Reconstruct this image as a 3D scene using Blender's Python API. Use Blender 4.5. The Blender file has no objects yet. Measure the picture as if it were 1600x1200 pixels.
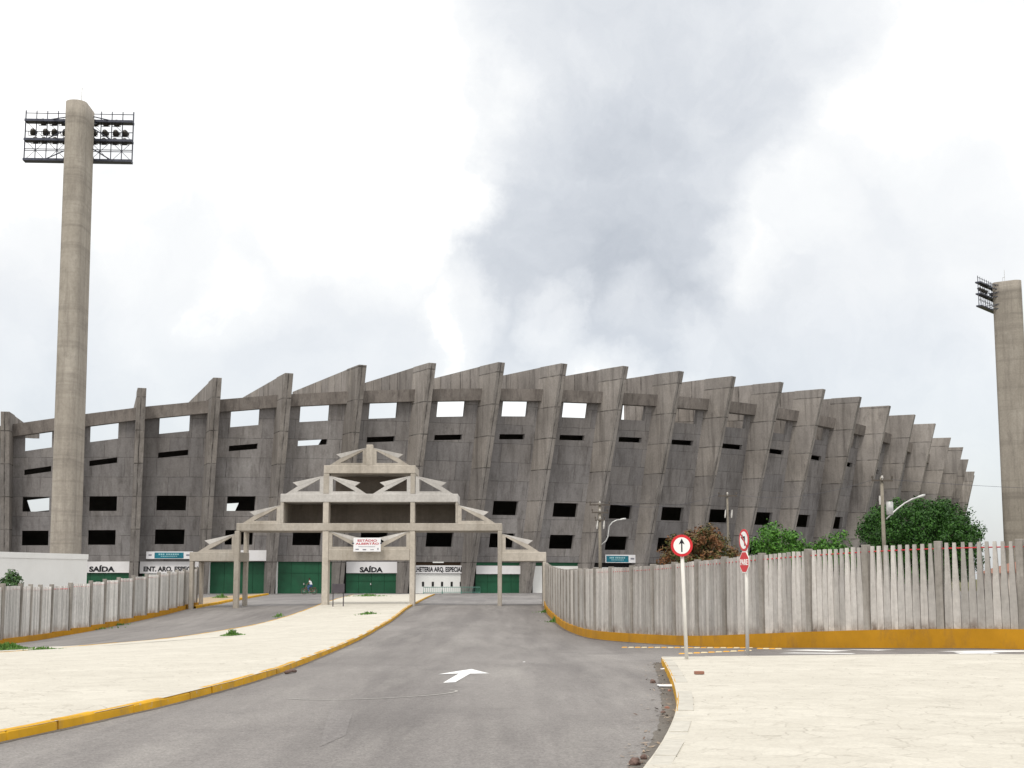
import bpy, bmesh, math, random
from mathutils import Vector, Matrix, noise as mnoise
R = math.radians
random.seed(7)
SC = bpy.context.scene
COL = SC.collection

# ------------------------------------------------------------------ camera
FPX, HORIZON, EYE = 2200.0, 905.0, 1.6          # focal length and horizon measured on the 1600 x 1200 photograph
PITCH = math.atan((HORIZON - 600.0) / FPX)
CP, SP = math.cos(PITCH), math.sin(PITCH)
cam_d = bpy.data.cameras.new('camera')
cam_d.sensor_width = 36.0
cam_d.lens = FPX / 1600.0 * 36.0
cam_d.clip_start, cam_d.clip_end = 0.1, 20000.0
cam = bpy.data.objects.new('camera', cam_d)
COL.objects.link(cam)
cam.location = (0, 0, EYE)
cam.rotation_euler = (math.pi / 2 + PITCH, 0, 0)
SC.camera = cam

# ------------------------------------------------------------------ light
SC.view_settings.view_transform = 'Standard'
SC.view_settings.look = 'None'
SC.view_settings.exposure = 0.2
SC.view_settings.gamma = 1.0
SC.view_settings.use_curve_mapping = False
SUN_EL, SUN_AZ = 55.0, 198.0                      # azimuth clockwise from +Y
sd = bpy.data.lights.new('sun', 'SUN')
sd.energy = 1.5
sd.angle = R(14)
sd.color = (1.0, 0.95, 0.87)
so = bpy.data.objects.new('sun', sd)
COL.objects.link(so)
_sd = Vector((math.sin(R(SUN_AZ)) * math.cos(R(SUN_EL)), math.cos(R(SUN_AZ)) * math.cos(R(SUN_EL)), math.sin(R(SUN_EL))))
so.rotation_euler = (-_sd).to_track_quat('-Z', 'Y').to_euler()

def pix_dir(px, py):
    k, m = (600 - py) / FPX, (px - 800) / FPX
    return Vector((m, CP - k * SP, SP + k * CP)).normalized()

def build_world():
    w = bpy.data.worlds.new('World')
    SC.world = w
    w.use_nodes = True
    nt = w.node_tree
    N, L = nt.nodes, nt.links
    for n in list(N): N.remove(n)
    out = N.new('ShaderNodeOutputWorld')
    sky = N.new('ShaderNodeTexSky')
    sky.sky_type = 'NISHITA'
    sky.sun_disc = False
    sky.sun_elevation = R(SUN_EL)
    sky.sun_rotation = R(SUN_AZ)
    sky.dust_density = 2.0
    bsky = N.new('ShaderNodeBackground')
    bsky.inputs['Strength'].default_value = 0.12
    L.new(sky.outputs[0], bsky.inputs['Color'])
    tc = N.new('ShaderNodeTexCoord')
    def math_(op, a, b=None, clamp=False):
        n = N.new('ShaderNodeMath'); n.operation = op; n.use_clamp = clamp
        for i, v in enumerate((a, b)):
            if v is None: continue
            if isinstance(v, (int, float)): n.inputs[i].default_value = v
            else: L.new(v, n.inputs[i])
        return n.outputs[0]
    def noise(scale, detail, rough, vec, dim='3D'):
        n = N.new('ShaderNodeTexNoise'); n.inputs['Scale'].default_value = scale
        n.inputs['Detail'].default_value = detail; n.inputs['Roughness'].default_value = rough
        L.new(vec, n.inputs['Vector']); return n
    # billowing edges: the direction is pushed about by noise before the cloud masses are read
    nz = noise(7.0, 7.0, 0.62, tc.outputs['Generated'])
    sub = N.new('ShaderNodeVectorMath'); sub.operation = 'SUBTRACT'
    L.new(nz.outputs['Color'], sub.inputs[0]); sub.inputs[1].default_value = (0.5, 0.5, 0.5)
    scl = N.new('ShaderNodeVectorMath'); scl.operation = 'SCALE'
    L.new(sub.outputs[0], scl.inputs[0]); scl.inputs['Scale'].default_value = 0.12
    add = N.new('ShaderNodeVectorMath'); add.operation = 'ADD'
    L.new(tc.outputs['Generated'], add.inputs[0]); L.new(scl.outputs[0], add.inputs[1])
    nrm = N.new('ShaderNodeVectorMath'); nrm.operation = 'NORMALIZE'
    L.new(add.outputs[0], nrm.inputs[0])
    def mass(px, py, r_in, r_out, wgt):
        d = pix_dir(px, py)
        dt = N.new('ShaderNodeVectorMath'); dt.operation = 'DOT_PRODUCT'
        L.new(nrm.outputs[0], dt.inputs[0]); dt.inputs[1].default_value = d
        mr = N.new('ShaderNodeMapRange'); mr.interpolation_type = 'SMOOTHSTEP'
        mr.inputs['From Min'].default_value = math.cos(r_out / FPX)
        mr.inputs['From Max'].default_value = math.cos(r_in / FPX)
        L.new(dt.outputs['Value'], mr.inputs['Value'])
        return math_('MULTIPLY', mr.outputs[0], wgt)
    grey = None
    for m in CLOUDS:
        o = mass(*m)
        grey = o if grey is None else math_('MAXIMUM', grey, o)
    white = None
    for m in PUFFS:
        o = mass(*m)
        white = o if white is None else math_('MAXIMUM', white, o)
    # broken texture inside the masses
    n2 = noise(9.0, 8.0, 0.6, nrm.outputs[0])
    tx = math_('MULTIPLY', math_('SUBTRACT', n2.outputs['Fac'], 0.5), 0.95)
    f = math_('ADD', grey, math_('MULTIPLY', tx, math_('ADD', grey, 0.16)))
    n3 = noise(26.0, 7.0, 0.65, nrm.outputs[0])
    f = math_('ADD', f, math_('MULTIPLY', math_('SUBTRACT', n3.outputs['Fac'], 0.5), math_('ADD', math_('MULTIPLY', grey, 0.35), 0.06)))
    f = math_('SUBTRACT', f, white, clamp=True)
    ramp = N.new('ShaderNodeValToRGB')
    e = ramp.color_ramp.elements
    e[0].position, e[0].color = 0.0, (1.16, 1.15, 1.13, 1)
    e[1].position, e[1].color = 1.0, (0.43, 0.465, 0.52, 1)
    a = e.new(0.15); a.color = (0.87, 0.88, 0.885, 1)
    a = e.new(0.34); a.color = (0.765, 0.785, 0.81, 1)
    a = e.new(0.62); a.color = (0.60, 0.63, 0.675, 1)
    L.new(f, ramp.inputs['Fac'])
    bcl = N.new('ShaderNodeBackground')
    L.new(ramp.outputs['Color'], bcl.inputs['Color'])
    bcl.inputs['Strength'].default_value = 1.0
    mix = N.new('ShaderNodeMixShader')
    # cloud cover: nearly closed overhead, thinning a little low down where pale blue shows
    sep = N.new('ShaderNodeSeparateXYZ'); L.new(tc.outputs['Generated'], sep.inputs[0])
    mr = N.new('ShaderNodeMapRange'); L.new(sep.outputs['Z'], mr.inputs['Value'])
    mr.inputs['From Min'].default_value = 0.02; mr.inputs['From Max'].default_value = 0.2
    mr.inputs['To Min'].default_value = 0.62; mr.inputs['To Max'].default_value = 0.97
    L.new(mr.outputs[0], mix.inputs['Fac'])
    L.new(bsky.outputs[0], mix.inputs[1]); L.new(bcl.outputs[0], mix.inputs[2])
    L.new(mix.outputs[0], out.inputs['Surface'])

# cloud masses: heading and height in the sky (as measured on the photograph), inner and outer radius, depth of grey
CLOUDS = [(1010, 20, 60, 320, .52), (1080, 160, 60, 280, .56), (960, 290, 80, 300, .64), (890, 390, 50, 260, .70),
          (1010, 400, 50, 240, .76), (830, 470, 20, 200, .54), (1180, 60, 40, 240, .40), (1300, 470, 60, 320, .29),
          (1210, 550, 40, 230, .42), (1390, 560, 40, 220, .36), (1500, 430, 40, 240, .22), (620, 430, 20, 200, .26),
          (300, 560, 60, 340, .24), (60, 600, 60, 300, .30), (560, 530, 30, 200, .27), (1540, 760, 40, 260, .30),
          (1480, 40, 60, 280, .15), (1330, 280, 40, 260, .18), (130, 690, 60, 300, .34), (450, 600, 40, 240, .28), (1380, 330, 40, 300, .22), (1300, 130, 30, 240, .19), (250, 380, 60, 300, .15), (520, 250, 60, 240, .09)]
PUFFS = [(720, 510, 10, 90, .24), (880, 510, 10, 80, .34), (1000, 490, 10, 70, .30), (690, 350, 10, 90, .36), (1420, 150, 20, 150, .12),
         (1170, 420, 10, 90, .16), (1260, 330, 10, 100, .08), (590, 320, 40, 190, .2), (1060, 520, 5, 60, .26), (380, 470, 5, 90, .12)]
build_world()

# ------------------------------------------------------------------ terrain
def sstep(a, b, x):
    t = min(1.0, max(0.0, (x - a) / (b - a)))
    return t * t * (3 - 2 * t)
def h(x, y):
    """height of the ground: a shallow dip between the camera and the gateway, deeper on the left"""
    l = min(1.0, max(0.0, (-x - 6) / 14.0))
    e = 0.3 * min(2.0, max(0.0, (-x - 20) / 2.5))
    c = 0.30 + 0.30 * sstep(-3.0, 1.8, x)
    return -(c + (0.97 - c) * l + e) * sstep(16, 50, y) * (1 - sstep(62, 90 + 8 * l, y)) * (1 - .8 * sstep(2.5, 12.0, x))
def at(px, py, off=0.0):
    """point of the ground in the direction of a point of the photograph"""
    d = pix_dir(px, py)
    lo, hi = 1.0, 2.0
    g = lambda t: EYE + d.z * t - h(d.x * t, d.y * t) - off
    while g(hi) > 0 and hi < 3000: hi += 0.5
    lo = hi - 0.5
    for _ in range(40):
        m = (lo + hi) / 2
        if g(m) > 0: lo = m
        else: hi = m
    return Vector((d.x * hi, d.y * hi, h(d.x * hi, d.y * hi)))
def P(px, py, Y):
    d = pix_dir(px, py)
    t = Y / d.y
    return Vector((d.x * t, Y, EYE + d.z * t))

# ------------------------------------------------------------------ helpers
class MB:
    def __init__(s):
        s.v, s.f, s.m, s.uv = [], [], [], []
    def face(s, pts, mat=0, uv=None):
        i = len(s.v)
        s.v += [tuple(p) for p in pts]
        s.f.append(tuple(range(i, i + len(pts))))
        s.m.append(mat)
        s.uv.append(uv)
    def mesh(s, verts, faces, mat=0):
        i = len(s.v)
        s.v += [tuple(p) for p in verts]
        for f in faces:
            s.f.append(tuple(i + k for k in f)); s.m.append(mat); s.uv.append(None)
    def hexa(s, b, t, mat=0):
        """b, t: four bottom and four top points, both counter-clockwise from above"""
        s.mesh(list(b) + list(t), [(3, 2, 1, 0), (4, 5, 6, 7), (0, 1, 5, 4), (1, 2, 6, 5), (2, 3, 7, 6), (3, 0, 4, 7)], mat)
    def box(s, x0, x1, y0, y1, z0, z1, mat=0):
        s.hexa([(x0, y0, z0), (x1, y0, z0), (x1, y1, z0), (x0, y1, z0)], [(x0, y0, z1), (x1, y0, z1), (x1, y1, z1), (x0, y1, z1)], mat)
    def prism(s, poly, fn, d0, d1, mat=0, uv=False):
        """polygon (a, b) mapped by fn(a, b, d), extruded between d0 and d1"""
        n = len(poly)
        A = [fn(a, b, d0) for a, b in poly]; B = [fn(a, b, d1) for a, b in poly]
        s.face(A[::-1], mat, [poly[i] for i in range(n)][::-1] if uv else None)
        s.face(B, mat, [poly[i] for i in range(n)] if uv else None)
        for i in range(n):
            j = (i + 1) % n
            s.face([A[i], A[j], B[j], B[i]], mat, [(d0, poly[i][1]), (d0, poly[j][1]), (d1, poly[j][1]), (d1, poly[i][1])] if uv else None)
    def tube(s, pts, r, n=8, mat=0, cap=True):
        pts = [Vector(p) for p in pts]
        rs = r if isinstance(r, (list, tuple)) else [r] * len(pts)
        rings = []
        for k, p in enumerate(pts):
            d = (pts[min(k + 1, len(pts) - 1)] - pts[max(k - 1, 0)]).normalized()
            u = d.cross(Vector((0, 0, 1)))
            if u.length < 1e-3: u = Vector((1, 0, 0))
            u.normalize(); w = u.cross(d)
            rings.append([p + (u * math.cos(2 * math.pi * i / n) + w * math.sin(2 * math.pi * i / n)) * rs[k] for i in range(n)])
        vs = [q for rg in rings for q in rg]
        fs = []
        for k in range(len(pts) - 1):
            for i in range(n):
                j = (i + 1) % n
                fs.append((k * n + i, k * n + j, (k + 1) * n + j, (k + 1) * n + i))
        if cap: fs += [tuple(range(n))[::-1], tuple((len(pts) - 1) * n + i for i in range(n))]
        s.mesh(vs, fs, mat)
    def lathe(s, o, axis, prof, n=14, mat=0):
        """prof: (radius, height) along axis from o"""
        axis = Vector(axis).normalized(); o = Vector(o)
        pts = [o + axis * z for r, z in prof]
        u = axis.orthogonal().normalized(); w = axis.cross(u)
        vs = []; fs = []
        for (r, z) in prof:
            for i in range(n):
                a = 2 * math.pi * i / n
                vs.append(o + axis * z + (u * math.cos(a) + w * math.sin(a)) * max(r, 1e-4))
        for k in range(len(prof) - 1):
            for i in range(n):
                j = (i + 1) % n
                fs.append((k * n + i, k * n + j, (k + 1) * n + j, (k + 1) * n + i))
        fs += [tuple(range(n))[::-1], tuple((len(prof) - 1) * n + i for i in range(n))]
        s.mesh(vs, fs, mat)
    def build(s, name, mats, parent=None, smooth=False, fix=True, local=False, bevel=0.0):
        me = bpy.data.meshes.new(name)
        off = Vector((0, 0, 0))
        if parent is not None and not local:
            r = parent
            while r.parent: r = r.parent
            off = r.location
        me.from_pydata([tuple(Vector(v) - off) for v in s.v], [], s.f)
        if not isinstance(mats, (list, tuple)): mats = [mats]
        for m in mats: me.materials.append(m)
        for p, mi in zip(me.polygons, s.m):
            p.material_index = mi; p.use_smooth = smooth
        if any(u is not None for u in s.uv):
            lay = me.uv_layers.new(name='UVMap')
            for p, u in zip(me.polygons, s.uv):
                if u is None: continue
                for li, c in zip(p.loop_indices, u): lay.data[li].uv = c
        if fix:
            bm = bmesh.new(); bm.from_mesh(me)
            bmesh.ops.remove_doubles(bm, verts=bm.verts, dist=1e-5)
            bmesh.ops.recalc_face_normals(bm, faces=bm.faces)
            if bevel > 0:
                ed = [e for e in bm.edges if len(e.link_faces) == 2 and e.calc_face_angle(0) > 0.6]
                bmesh.ops.bevel(bm, geom=ed, offset=bevel, segments=1, affect='EDGES', clamp_overlap=True)
            bm.to_mesh(me); bm.free()
        o = bpy.data.objects.new(name, me)
        COL.objects.link(o)
        if parent is not None: o.parent = parent
        return o

def empty(name, loc, rz=0.0):
    o = bpy.data.objects.new(name, None)
    COL.objects.link(o); o.location = loc; o.rotation_euler = (0, 0, rz)
    o.empty_display_size = 0.3
    return o
def tag(o, label=None, cat=None, group=None, kind=None):
    for k, v in (('label', label), ('category', cat), ('group', group), ('kind', kind)):
        if v: o[k] = v
    return o
def copy_tree(o, parent=None):
    c = o.copy(); COL.objects.link(c)
    if parent is not None: c.parent = parent
    for ch in [x for x in COL.objects if x.parent == o]: copy_tree(ch, c)
    return c
def text_mesh(body, size, extrude=0.012, width=None, xscale=1.0, bold=0.0):
    cu = bpy.data.curves.new('lettering', 'FONT')
    cu.body = body; cu.size = size; cu.extrude = extrude; cu.align_x = 'LEFT'; cu.align_y = 'BOTTOM_BASELINE'
    cu.offset = bold; cu.resolution_u = 3
    o = bpy.data.objects.new('lettering', cu); COL.objects.link(o)
    bpy.context.view_layer.update()
    me = bpy.data.meshes.new_from_object(o.evaluated_get(bpy.context.evaluated_depsgraph_get()))
    bpy.data.objects.remove(o)
    xs = [v.co.x for v in me.vertices]
    x0, x1 = min(xs), max(xs)
    sx = (width / (x1 - x0)) if width else xscale
    for v in me.vertices: v.co.x = (v.co.x - x0) * sx
    return me
def put_text(name, body, origin, ux, uz, mat, parent, height, width=None, bold=0.0, extrude=0.012, xscale=1.0):
    """text whose baseline starts at origin, running along ux with uz up"""
    me = text_mesh(body, height / 0.7, extrude, width, xscale, bold)
    ux = Vector(ux).normalized(); uz = Vector(uz).normalized(); un = ux.cross(uz)
    r = parent
    while r.parent: r = r.parent
    off = Vector(origin) - r.location
    for v in me.vertices:
        v.co = off + ux * v.co.x + uz * v.co.y + un * v.co.z
    me.materials.clear(); me.materials.append(mat)
    o = bpy.data.objects.new(name, me); COL.objects.link(o); o.parent = parent
    return o

# ------------------------------------------------------------------ materials
def nodes_of(name, rough=0.85, spec=0.3):
    m = bpy.data.materials.new(name); m.use_nodes = True
    nt = m.node_tree
    b = nt.nodes['Principled BSDF']
    b.inputs['Roughness'].default_value = rough
    b.inputs['Specular IOR Level'].default_value = spec
    return m, nt, b
def mixrgb(nt, fac, a, b, mode='MIX'):
    n = nt.nodes.new('ShaderNodeMix'); n.data_type = 'RGBA'; n.blend_type = mode
    for sock, v in ((n.inputs[0], fac), (n.inputs[6], a), (n.inputs[7], b)):
        if isinstance(v, (int, float)): sock.default_value = v
        elif isinstance(v, tuple): sock.default_value = (*v, 1) if len(v) == 3 else v
        else: nt.links.new(v, sock)
    return n.outputs[2]
def tex(nt, vec, scale, detail=5, rough=0.6, stretch=(1, 1, 1), loc=(0, 0, 0), rot=0.0):
    mp = nt.nodes.new('ShaderNodeMapping'); mp.inputs['Scale'].default_value = stretch; mp.inputs['Location'].default_value = loc; mp.inputs['Rotation'].default_value = (0, 0, R(rot))
    nt.links.new(vec, mp.inputs['Vector'])
    n = nt.nodes.new('ShaderNodeTexNoise'); n.inputs['Scale'].default_value = scale
    n.inputs['Detail'].default_value = detail; n.inputs['Roughness'].default_value = rough
    nt.links.new(mp.outputs[0], n.inputs['Vector'])
    return n.outputs['Fac']
def rng(nt, v, a, b, c=0.0, d=1.0):
    n = nt.nodes.new('ShaderNodeMapRange'); n.clamp = True
    n.inputs['From Min'].default_value = a; n.inputs['From Max'].default_value = b
    n.inputs['To Min'].default_value = c; n.inputs['To Max'].default_value = d
    nt.links.new(v, n.inputs['Value']); return n.outputs[0]
def coord(nt, what='Object'):
    n = nt.nodes.new('ShaderNodeTexCoord'); return n.outputs[what]
def geo_pos(nt):
    n = nt.nodes.new('ShaderNodeNewGeometry'); return n.outputs['Position']
def bump(nt, b, fac, strength=0.3, dist=0.02):
    n = nt.nodes.new('ShaderNodeBump'); n.inputs['Strength'].default_value = strength; n.inputs['Distance'].default_value = dist
    nt.links.new(fac, n.inputs['Height']); nt.links.new(n.outputs[0], b.inputs['Normal'])

def concrete(name, ca, cb, dark, streak=0.5, blotch=0.12, joint=None, jdark=0.55, grain=6.0, pale=None, foot=None, streak_scale=1.3, band=0.0):
    """weathered concrete: two tones in blotches, dark rain streaks, grain; optional formwork joints on the UV map"""
    m, nt, b = nodes_of(name, 0.92, 0.15)
    p = geo_pos(nt)
    big = tex(nt, p, blotch, 6, 0.65)
    c = mixrgb(nt, rng(nt, big, 0.36, 0.66), ca, cb)
    if pale:
        q = tex(nt, p, blotch * 2.3, 5, 0.7, (1, 1, .5), (31, 7, 3))
        c = mixrgb(nt, rng(nt, q, 0.55, 0.78, 0, 0.75), c, pale)
    st = tex(nt, p, streak_scale, 6, 0.72, (1, 1, 0.07), (5, 2, 9))
    c = mixrgb(nt, rng(nt, st, 0.48, 0.76, 0, streak), c, dark)
    st2 = tex(nt, p, streak_scale * 0.35, 5, 0.7, (1, 1, 0.35), (15, 22, 9))
    c = mixrgb(nt, rng(nt, st2, 0.5, 0.75, 0, streak * 0.6), c, dark)
    oi = nt.nodes.new('ShaderNodeObjectInfo')
    orv = rng(nt, oi.outputs['Random'], 0, 1, .84, 1.10); oc = nt.nodes.new('ShaderNodeCombineColor')
    for q_ in range(3): nt.links.new(orv, oc.inputs[q_])
    c = mixrgb(nt, 1.0, c, oc.outputs[0], 'MULTIPLY')
    mo = tex(nt, p, blotch * 5, 7, 0.8, (1, 1, .6), (41, 17, 5))
    c = mixrgb(nt, rng(nt, mo, 0.57, 0.70, 0, streak * .55), c, tuple(x * .8 for x in dark))
    g = tex(nt, p, grain, 6, 0.7)
    c = mixrgb(nt, rng(nt, g, 0.3, 0.7, 0, 1), mixrgb(nt, 1.0, c, (0.86, 0.86, 0.86), 'MULTIPLY'), mixrgb(nt, 1.0, c, (1.1, 1.1, 1.1), 'MULTIPLY'))
    if band:
        bd = tex(nt, p, 0.55, 5, 0.75, (.04, .04, 1), (2, 6, 1))
        c = mixrgb(nt, rng(nt, bd, 0.50, 0.66, 0, band), c, dark)
    if joint:
        br = nt.nodes.new('ShaderNodeTexBrick')
        br.offset = joint[2] if len(joint) > 2 else 0.0
        br.inputs['Scale'].default_value = 1.0
        br.inputs['Brick Width'].default_value = joint[0]; br.inputs['Row Height'].default_value = joint[1]
        br.inputs['Mortar Size'].default_value = joint[3] if len(joint) > 3 else 0.035
        br.inputs['Mortar Smooth'].default_value = 0.4
        br.inputs['Color1'].default_value = (0.84, 0.85, 0.88, 1); br.inputs['Color2'].default_value = (1.12, 1.1, 1.07, 1); br.inputs['Bias'].default_value = 0.0
        br.inputs['Mortar'].default_value = (1, 1, 1, 1)
        uvn = coord(nt, 'UV')
        # wander of the joints
        w = nt.nodes.new('ShaderNodeTexNoise'); w.inputs['Scale'].default_value = 0.5; nt.links.new(uvn, w.inputs['Vector'])
        wv = nt.nodes.new('ShaderNodeVectorMath'); wv.operation = 'SCALE'; nt.links.new(w.outputs['Color'], wv.inputs[0]); wv.inputs['Scale'].default_value = 0.12
        av = nt.nodes.new('ShaderNodeVectorMath'); av.operation = 'ADD'; nt.links.new(uvn, av.inputs[0]); nt.links.new(wv.outputs[0], av.inputs[1])
        nt.links.new(av.outputs[0], br.inputs['Vector'])
        c = mixrgb(nt, 0.55, c, mixrgb(nt, 1.0, c, br.outputs['Color'], 'MULTIPLY'))
        jn = tex(nt, p, 0.9, 3, 0.6, (1, 1, 1), (3, 3, 3))
        jm = nt.nodes.new('ShaderNodeMath'); jm.operation = 'MULTIPLY'
        nt.links.new(br.outputs['Fac'], jm.inputs[0]); nt.links.new(rng(nt, jn, 0.35, 0.6, 0.15, jdark), jm.inputs[1])
        c = mixrgb(nt, jm.outputs[0], c, tuple(x * 0.35 for x in dark))
    if foot:
        gi = nt.nodes.new('ShaderNodeNewGeometry')
        rv = rng(nt, gi.outputs['Random Per Island'], 0, 1, .78, 1.16)
        cm_ = nt.nodes.new('ShaderNodeCombineColor')
        for q_ in range(3): nt.links.new(rv, cm_.inputs[q_])
        c = mixrgb(nt, 1.0, c, cm_.outputs[0], 'MULTIPLY')
        sx = nt.nodes.new('ShaderNodeSeparateXYZ'); nt.links.new(coord(nt, 'Generated'), sx.inputs[0])
        fz = rng(nt, sx.outputs['Z'], foot[0], foot[1], 1, 0)
        fn = tex(nt, p, 2.6, 5, 0.75, (1, 1, .6))
        fm = nt.nodes.new('ShaderNodeMath'); fm.operation = 'MULTIPLY'
        nt.links.new(fz, fm.inputs[0]); nt.links.new(rng(nt, fn, 0.42, 0.62), fm.inputs[1])
        c = mixrgb(nt, fm.outputs[0], c, foot[2])
    nt.links.new(c, b.inputs['Base Color'])
    bump(nt, b, g, 0.25, 0.015)
    return m
def paint(name, col, rough=0.6, var=0.12, scale=1.5, dirt=None, dirt_amt=0.4, spec=0.3, dscale=3.0, chip=None):
    m, nt, b = nodes_of(name, rough, spec)
    p = geo_pos(nt)
    n = tex(nt, p, scale, 5, 0.65)
    c = mixrgb(nt, rng(nt, n, 0.3, 0.7), tuple(x * (1 - var) for x in col), tuple(min(1, x * (1 + var)) for x in col))
    if dirt:
        d = tex(nt, p, dscale, 6, 0.72, (1, 1, 0.5), (11, 4, 2))
        c = mixrgb(nt, rng(nt, d, 0.52, 0.72, 0, dirt_amt), c, dirt)
    if chip:
        d = tex(nt, p, 7.0, 6, 0.75, (1, 1, 1), (1, 14, 2))
        c = mixrgb(nt, rng(nt, d, 0.60, 0.66, 0, 0.8), c, chip)
    nt.links.new(c, b.inputs['Base Color'])
    return m
def metal(name, col, rough=0.5, met=0.6):
    m, nt, b = nodes_of(name, rough, 0.4)
    b.inputs['Metallic'].default_value = met
    n = tex(nt, geo_pos(nt), 3.0, 5, 0.65)
    nt.links.new(mixrgb(nt, rng(nt, n, 0.35, 0.7), tuple(x * .7 for x in col), tuple(min(1, x * 1.2) for x in col)), b.inputs['Base Color'])
    return m
def leafmat(name, dark, light, third=None):
    m, nt, b = nodes_of(name, 0.55, 0.35)
    g = nt.nodes.new('ShaderNodeNewGeometry')
    c = mixrgb(nt, g.outputs['Random Per Island'], dark, light)
    n = tex(nt, g.outputs['Position'], 0.8, 3, 0.6)
    if third: c = mixrgb(nt, rng(nt, n, 0.40, 0.54), c, mixrgb(nt, g.outputs['Random Per Island'], tuple(x * .6 for x in third), third))
    nt.links.new(c, b.inputs['Base Color'])
    b.inputs['Subsurface Weight'].default_value = 0.0
    try: b.inputs['Transmission Weight'].default_value = 0.0
    except Exception: pass
    return m

WALL_DARK = (0.075, 0.066, 0.060)
M = {}
M['wall'] = concrete('facade_concrete', (0.215, 0.203, 0.199), (0.29, 0.276, 0.271), WALL_DARK, 0.70, 0.10, (3.6, 2.15, 0.37, 0.045), 0.52, 5.0, (0.37, 0.36, 0.358))
M['fin'] = concrete('fin_concrete', (0.25, 0.230, 0.213), (0.335, 0.310, 0.290), WALL_DARK, 0.75, 0.16, (60.0, 3.55, 0.0, 0.075), 0.75, 5.0, (0.42, 0.385, 0.345))
M['rib'] = concrete('rib_concrete', (0.265, 0.24, 0.22), (0.345, 0.315, 0.29), WALL_DARK, 0.8, 0.2, (2.25, 40.0, 0.0, 0.10), 0.7, 5.0, None)
M['beam'] = concrete('beam_concrete', (0.20, 0.178, 0.162), (0.27, 0.242, 0.222), (0.06, 0.053, 0.05), 0.75, 0.3, None, 0.5, 5.0, (0.34, 0.32, 0.30), None, 2.2)
M['inner'] = concrete('stand_concrete', (0.16, 0.15, 0.14), (0.2, 0.185, 0.175), WALL_DARK, 0.4, 0.2)
M['tower'] = concrete('tower_concrete', (0.30, 0.27, 0.232), (0.38, 0.345, 0.298), (0.15, 0.132, 0.116), 0.65, 0.10, None, 0.5, 4.0, (0.46, 0.425, 0.375), band=.45)
M['gate'] = concrete('gateway_concrete', (0.43, 0.39, 0.335), (0.52, 0.475, 0.415), (0.21, 0.18, 0.145), 0.55, 0.28, None, 0.5, 6.0, (0.58, 0.55, 0.50))
M['gate_pale'] = concrete('gateway_pale_concrete', (0.50, 0.48, 0.455), (0.59, 0.57, 0.545), (0.30, 0.27, 0.24), 0.35, 0.3, None, 0.5, 6.0)
M['gate_back_shaded'] = concrete('gateway_back_shaded', (0.19, 0.16, 0.135), (0.26, 0.225, 0.19), (0.10, 0.08, 0.065), 0.5, 0.3)  # darker gateway concrete; shade of the recess is put into its colour
M['fence'] = concrete('fence_concrete', (0.44, 0.415, 0.385), (0.54, 0.515, 0.485), (0.22, 0.20, 0.185), 0.55, 0.35, None, 0.5, 7.0, (0.60, 0.58, 0.555), (0.0, 0.17, (0.13, 0.095, 0.075)), 3.0)
M['fence_lit'] = concrete('fence_lit_concrete', (0.55, 0.535, 0.51), (0.66, 0.645, 0.62), (0.30, 0.28, 0.26), 0.4, 0.35, None, 0.5, 7.0, (0.72, 0.71, 0.69), (0.0, 0.15, (0.24, 0.16, 0.11)), 3.0)  # paler copy of the fence concrete; brighter light put into its colour
M['fence_post'] = concrete('fence_post_concrete', (0.28, 0.258, 0.23), (0.37, 0.345, 0.315), (0.12, 0.11, 0.098), 0.7, 0.9, None, 0.5, 8.0, (0.47, 0.44, 0.39), None, 2.6)
M['yellow'] = paint('yellow_plinth_paint', (0.44, 0.215, 0.012), 0.8, 0.16, 0.8, (0.22, 0.12, 0.04), 0.65, 0.2, 1.6)
M['yellow_kerb'] = paint('yellow_kerb_paint', (0.60, 0.325, 0.014), 0.75, 0.2, 1.2, (0.26, 0.19, 0.10), 0.7, 0.2, 2.2, (0.42, 0.36, 0.27))
M['white'] = paint('white_wall_paint', (0.80, 0.80, 0.78), 0.7, 0.03, 0.6, (0.62, 0.60, 0.56), 0.25, 0.2, 0.6)
M['white_sign'] = paint('white_fascia_paint', (0.74, 0.73, 0.74), 0.6, 0.04, 0.6, (0.52, 0.5, 0.48), 0.35, 0.25, 1.0)
M['green'] = paint('green_door_paint', (0.012, 0.085, 0.040), 0.55, 0.2, 0.7, (0.02, 0.06, 0.035), 0.5, 0.3, 0.9)
M['green_rail'] = paint('green_rail_paint', (0.10, 0.24, 0.20), 0.5, 0.1)
M['black'] = paint('black_lettering', (0.012, 0.012, 0.016), 0.6, 0.05)
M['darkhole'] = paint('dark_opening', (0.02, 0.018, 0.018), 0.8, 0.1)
M['brown'] = paint('brown_band', (0.05, 0.03, 0.016), 0.8, 0.2)
M['red'] = paint('red_sign_paint', (0.55, 0.012, 0.02), 0.35, 0.06, spec=0.5)
M['red_rail'] = paint('red_rail_paint', (0.50, 0.035, 0.045), 0.55, 0.15, 2.0)
M['redtext'] = paint('red_lettering', (0.48, 0.05, 0.07), 0.6, 0.05)
M['sign_white'] = paint('sign_white', (0.82, 0.82, 0.80), 0.35, 0.02, spec=0.5)
M['post_white'] = paint('post_white_paint', (0.70, 0.68, 0.64), 0.5, 0.06, 2.0, (0.45, 0.42, 0.37), 0.4, 0.3, 2.0)
M['teal'] = paint('teal_banner', (0.012, 0.16, 0.22), 0.6, 0.3, 0.9)
M['teal_pale'] = paint('pale_teal_print', (0.30, 0.52, 0.56), 0.6, 0.2, 0.9)
M['banner'] = paint('banner_white', (0.78, 0.78, 0.80), 0.6, 0.03)
M['grey_print'] = paint('grey_print', (0.22, 0.22, 0.26), 0.6, 0.1)
M['steel'] = metal('dark_steel', (0.07, 0.075, 0.10), 0.5, 0.4)
M['lamp'] = metal('floodlight_housing', (0.06, 0.055, 0.05), 0.5, 0.3)
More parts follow.
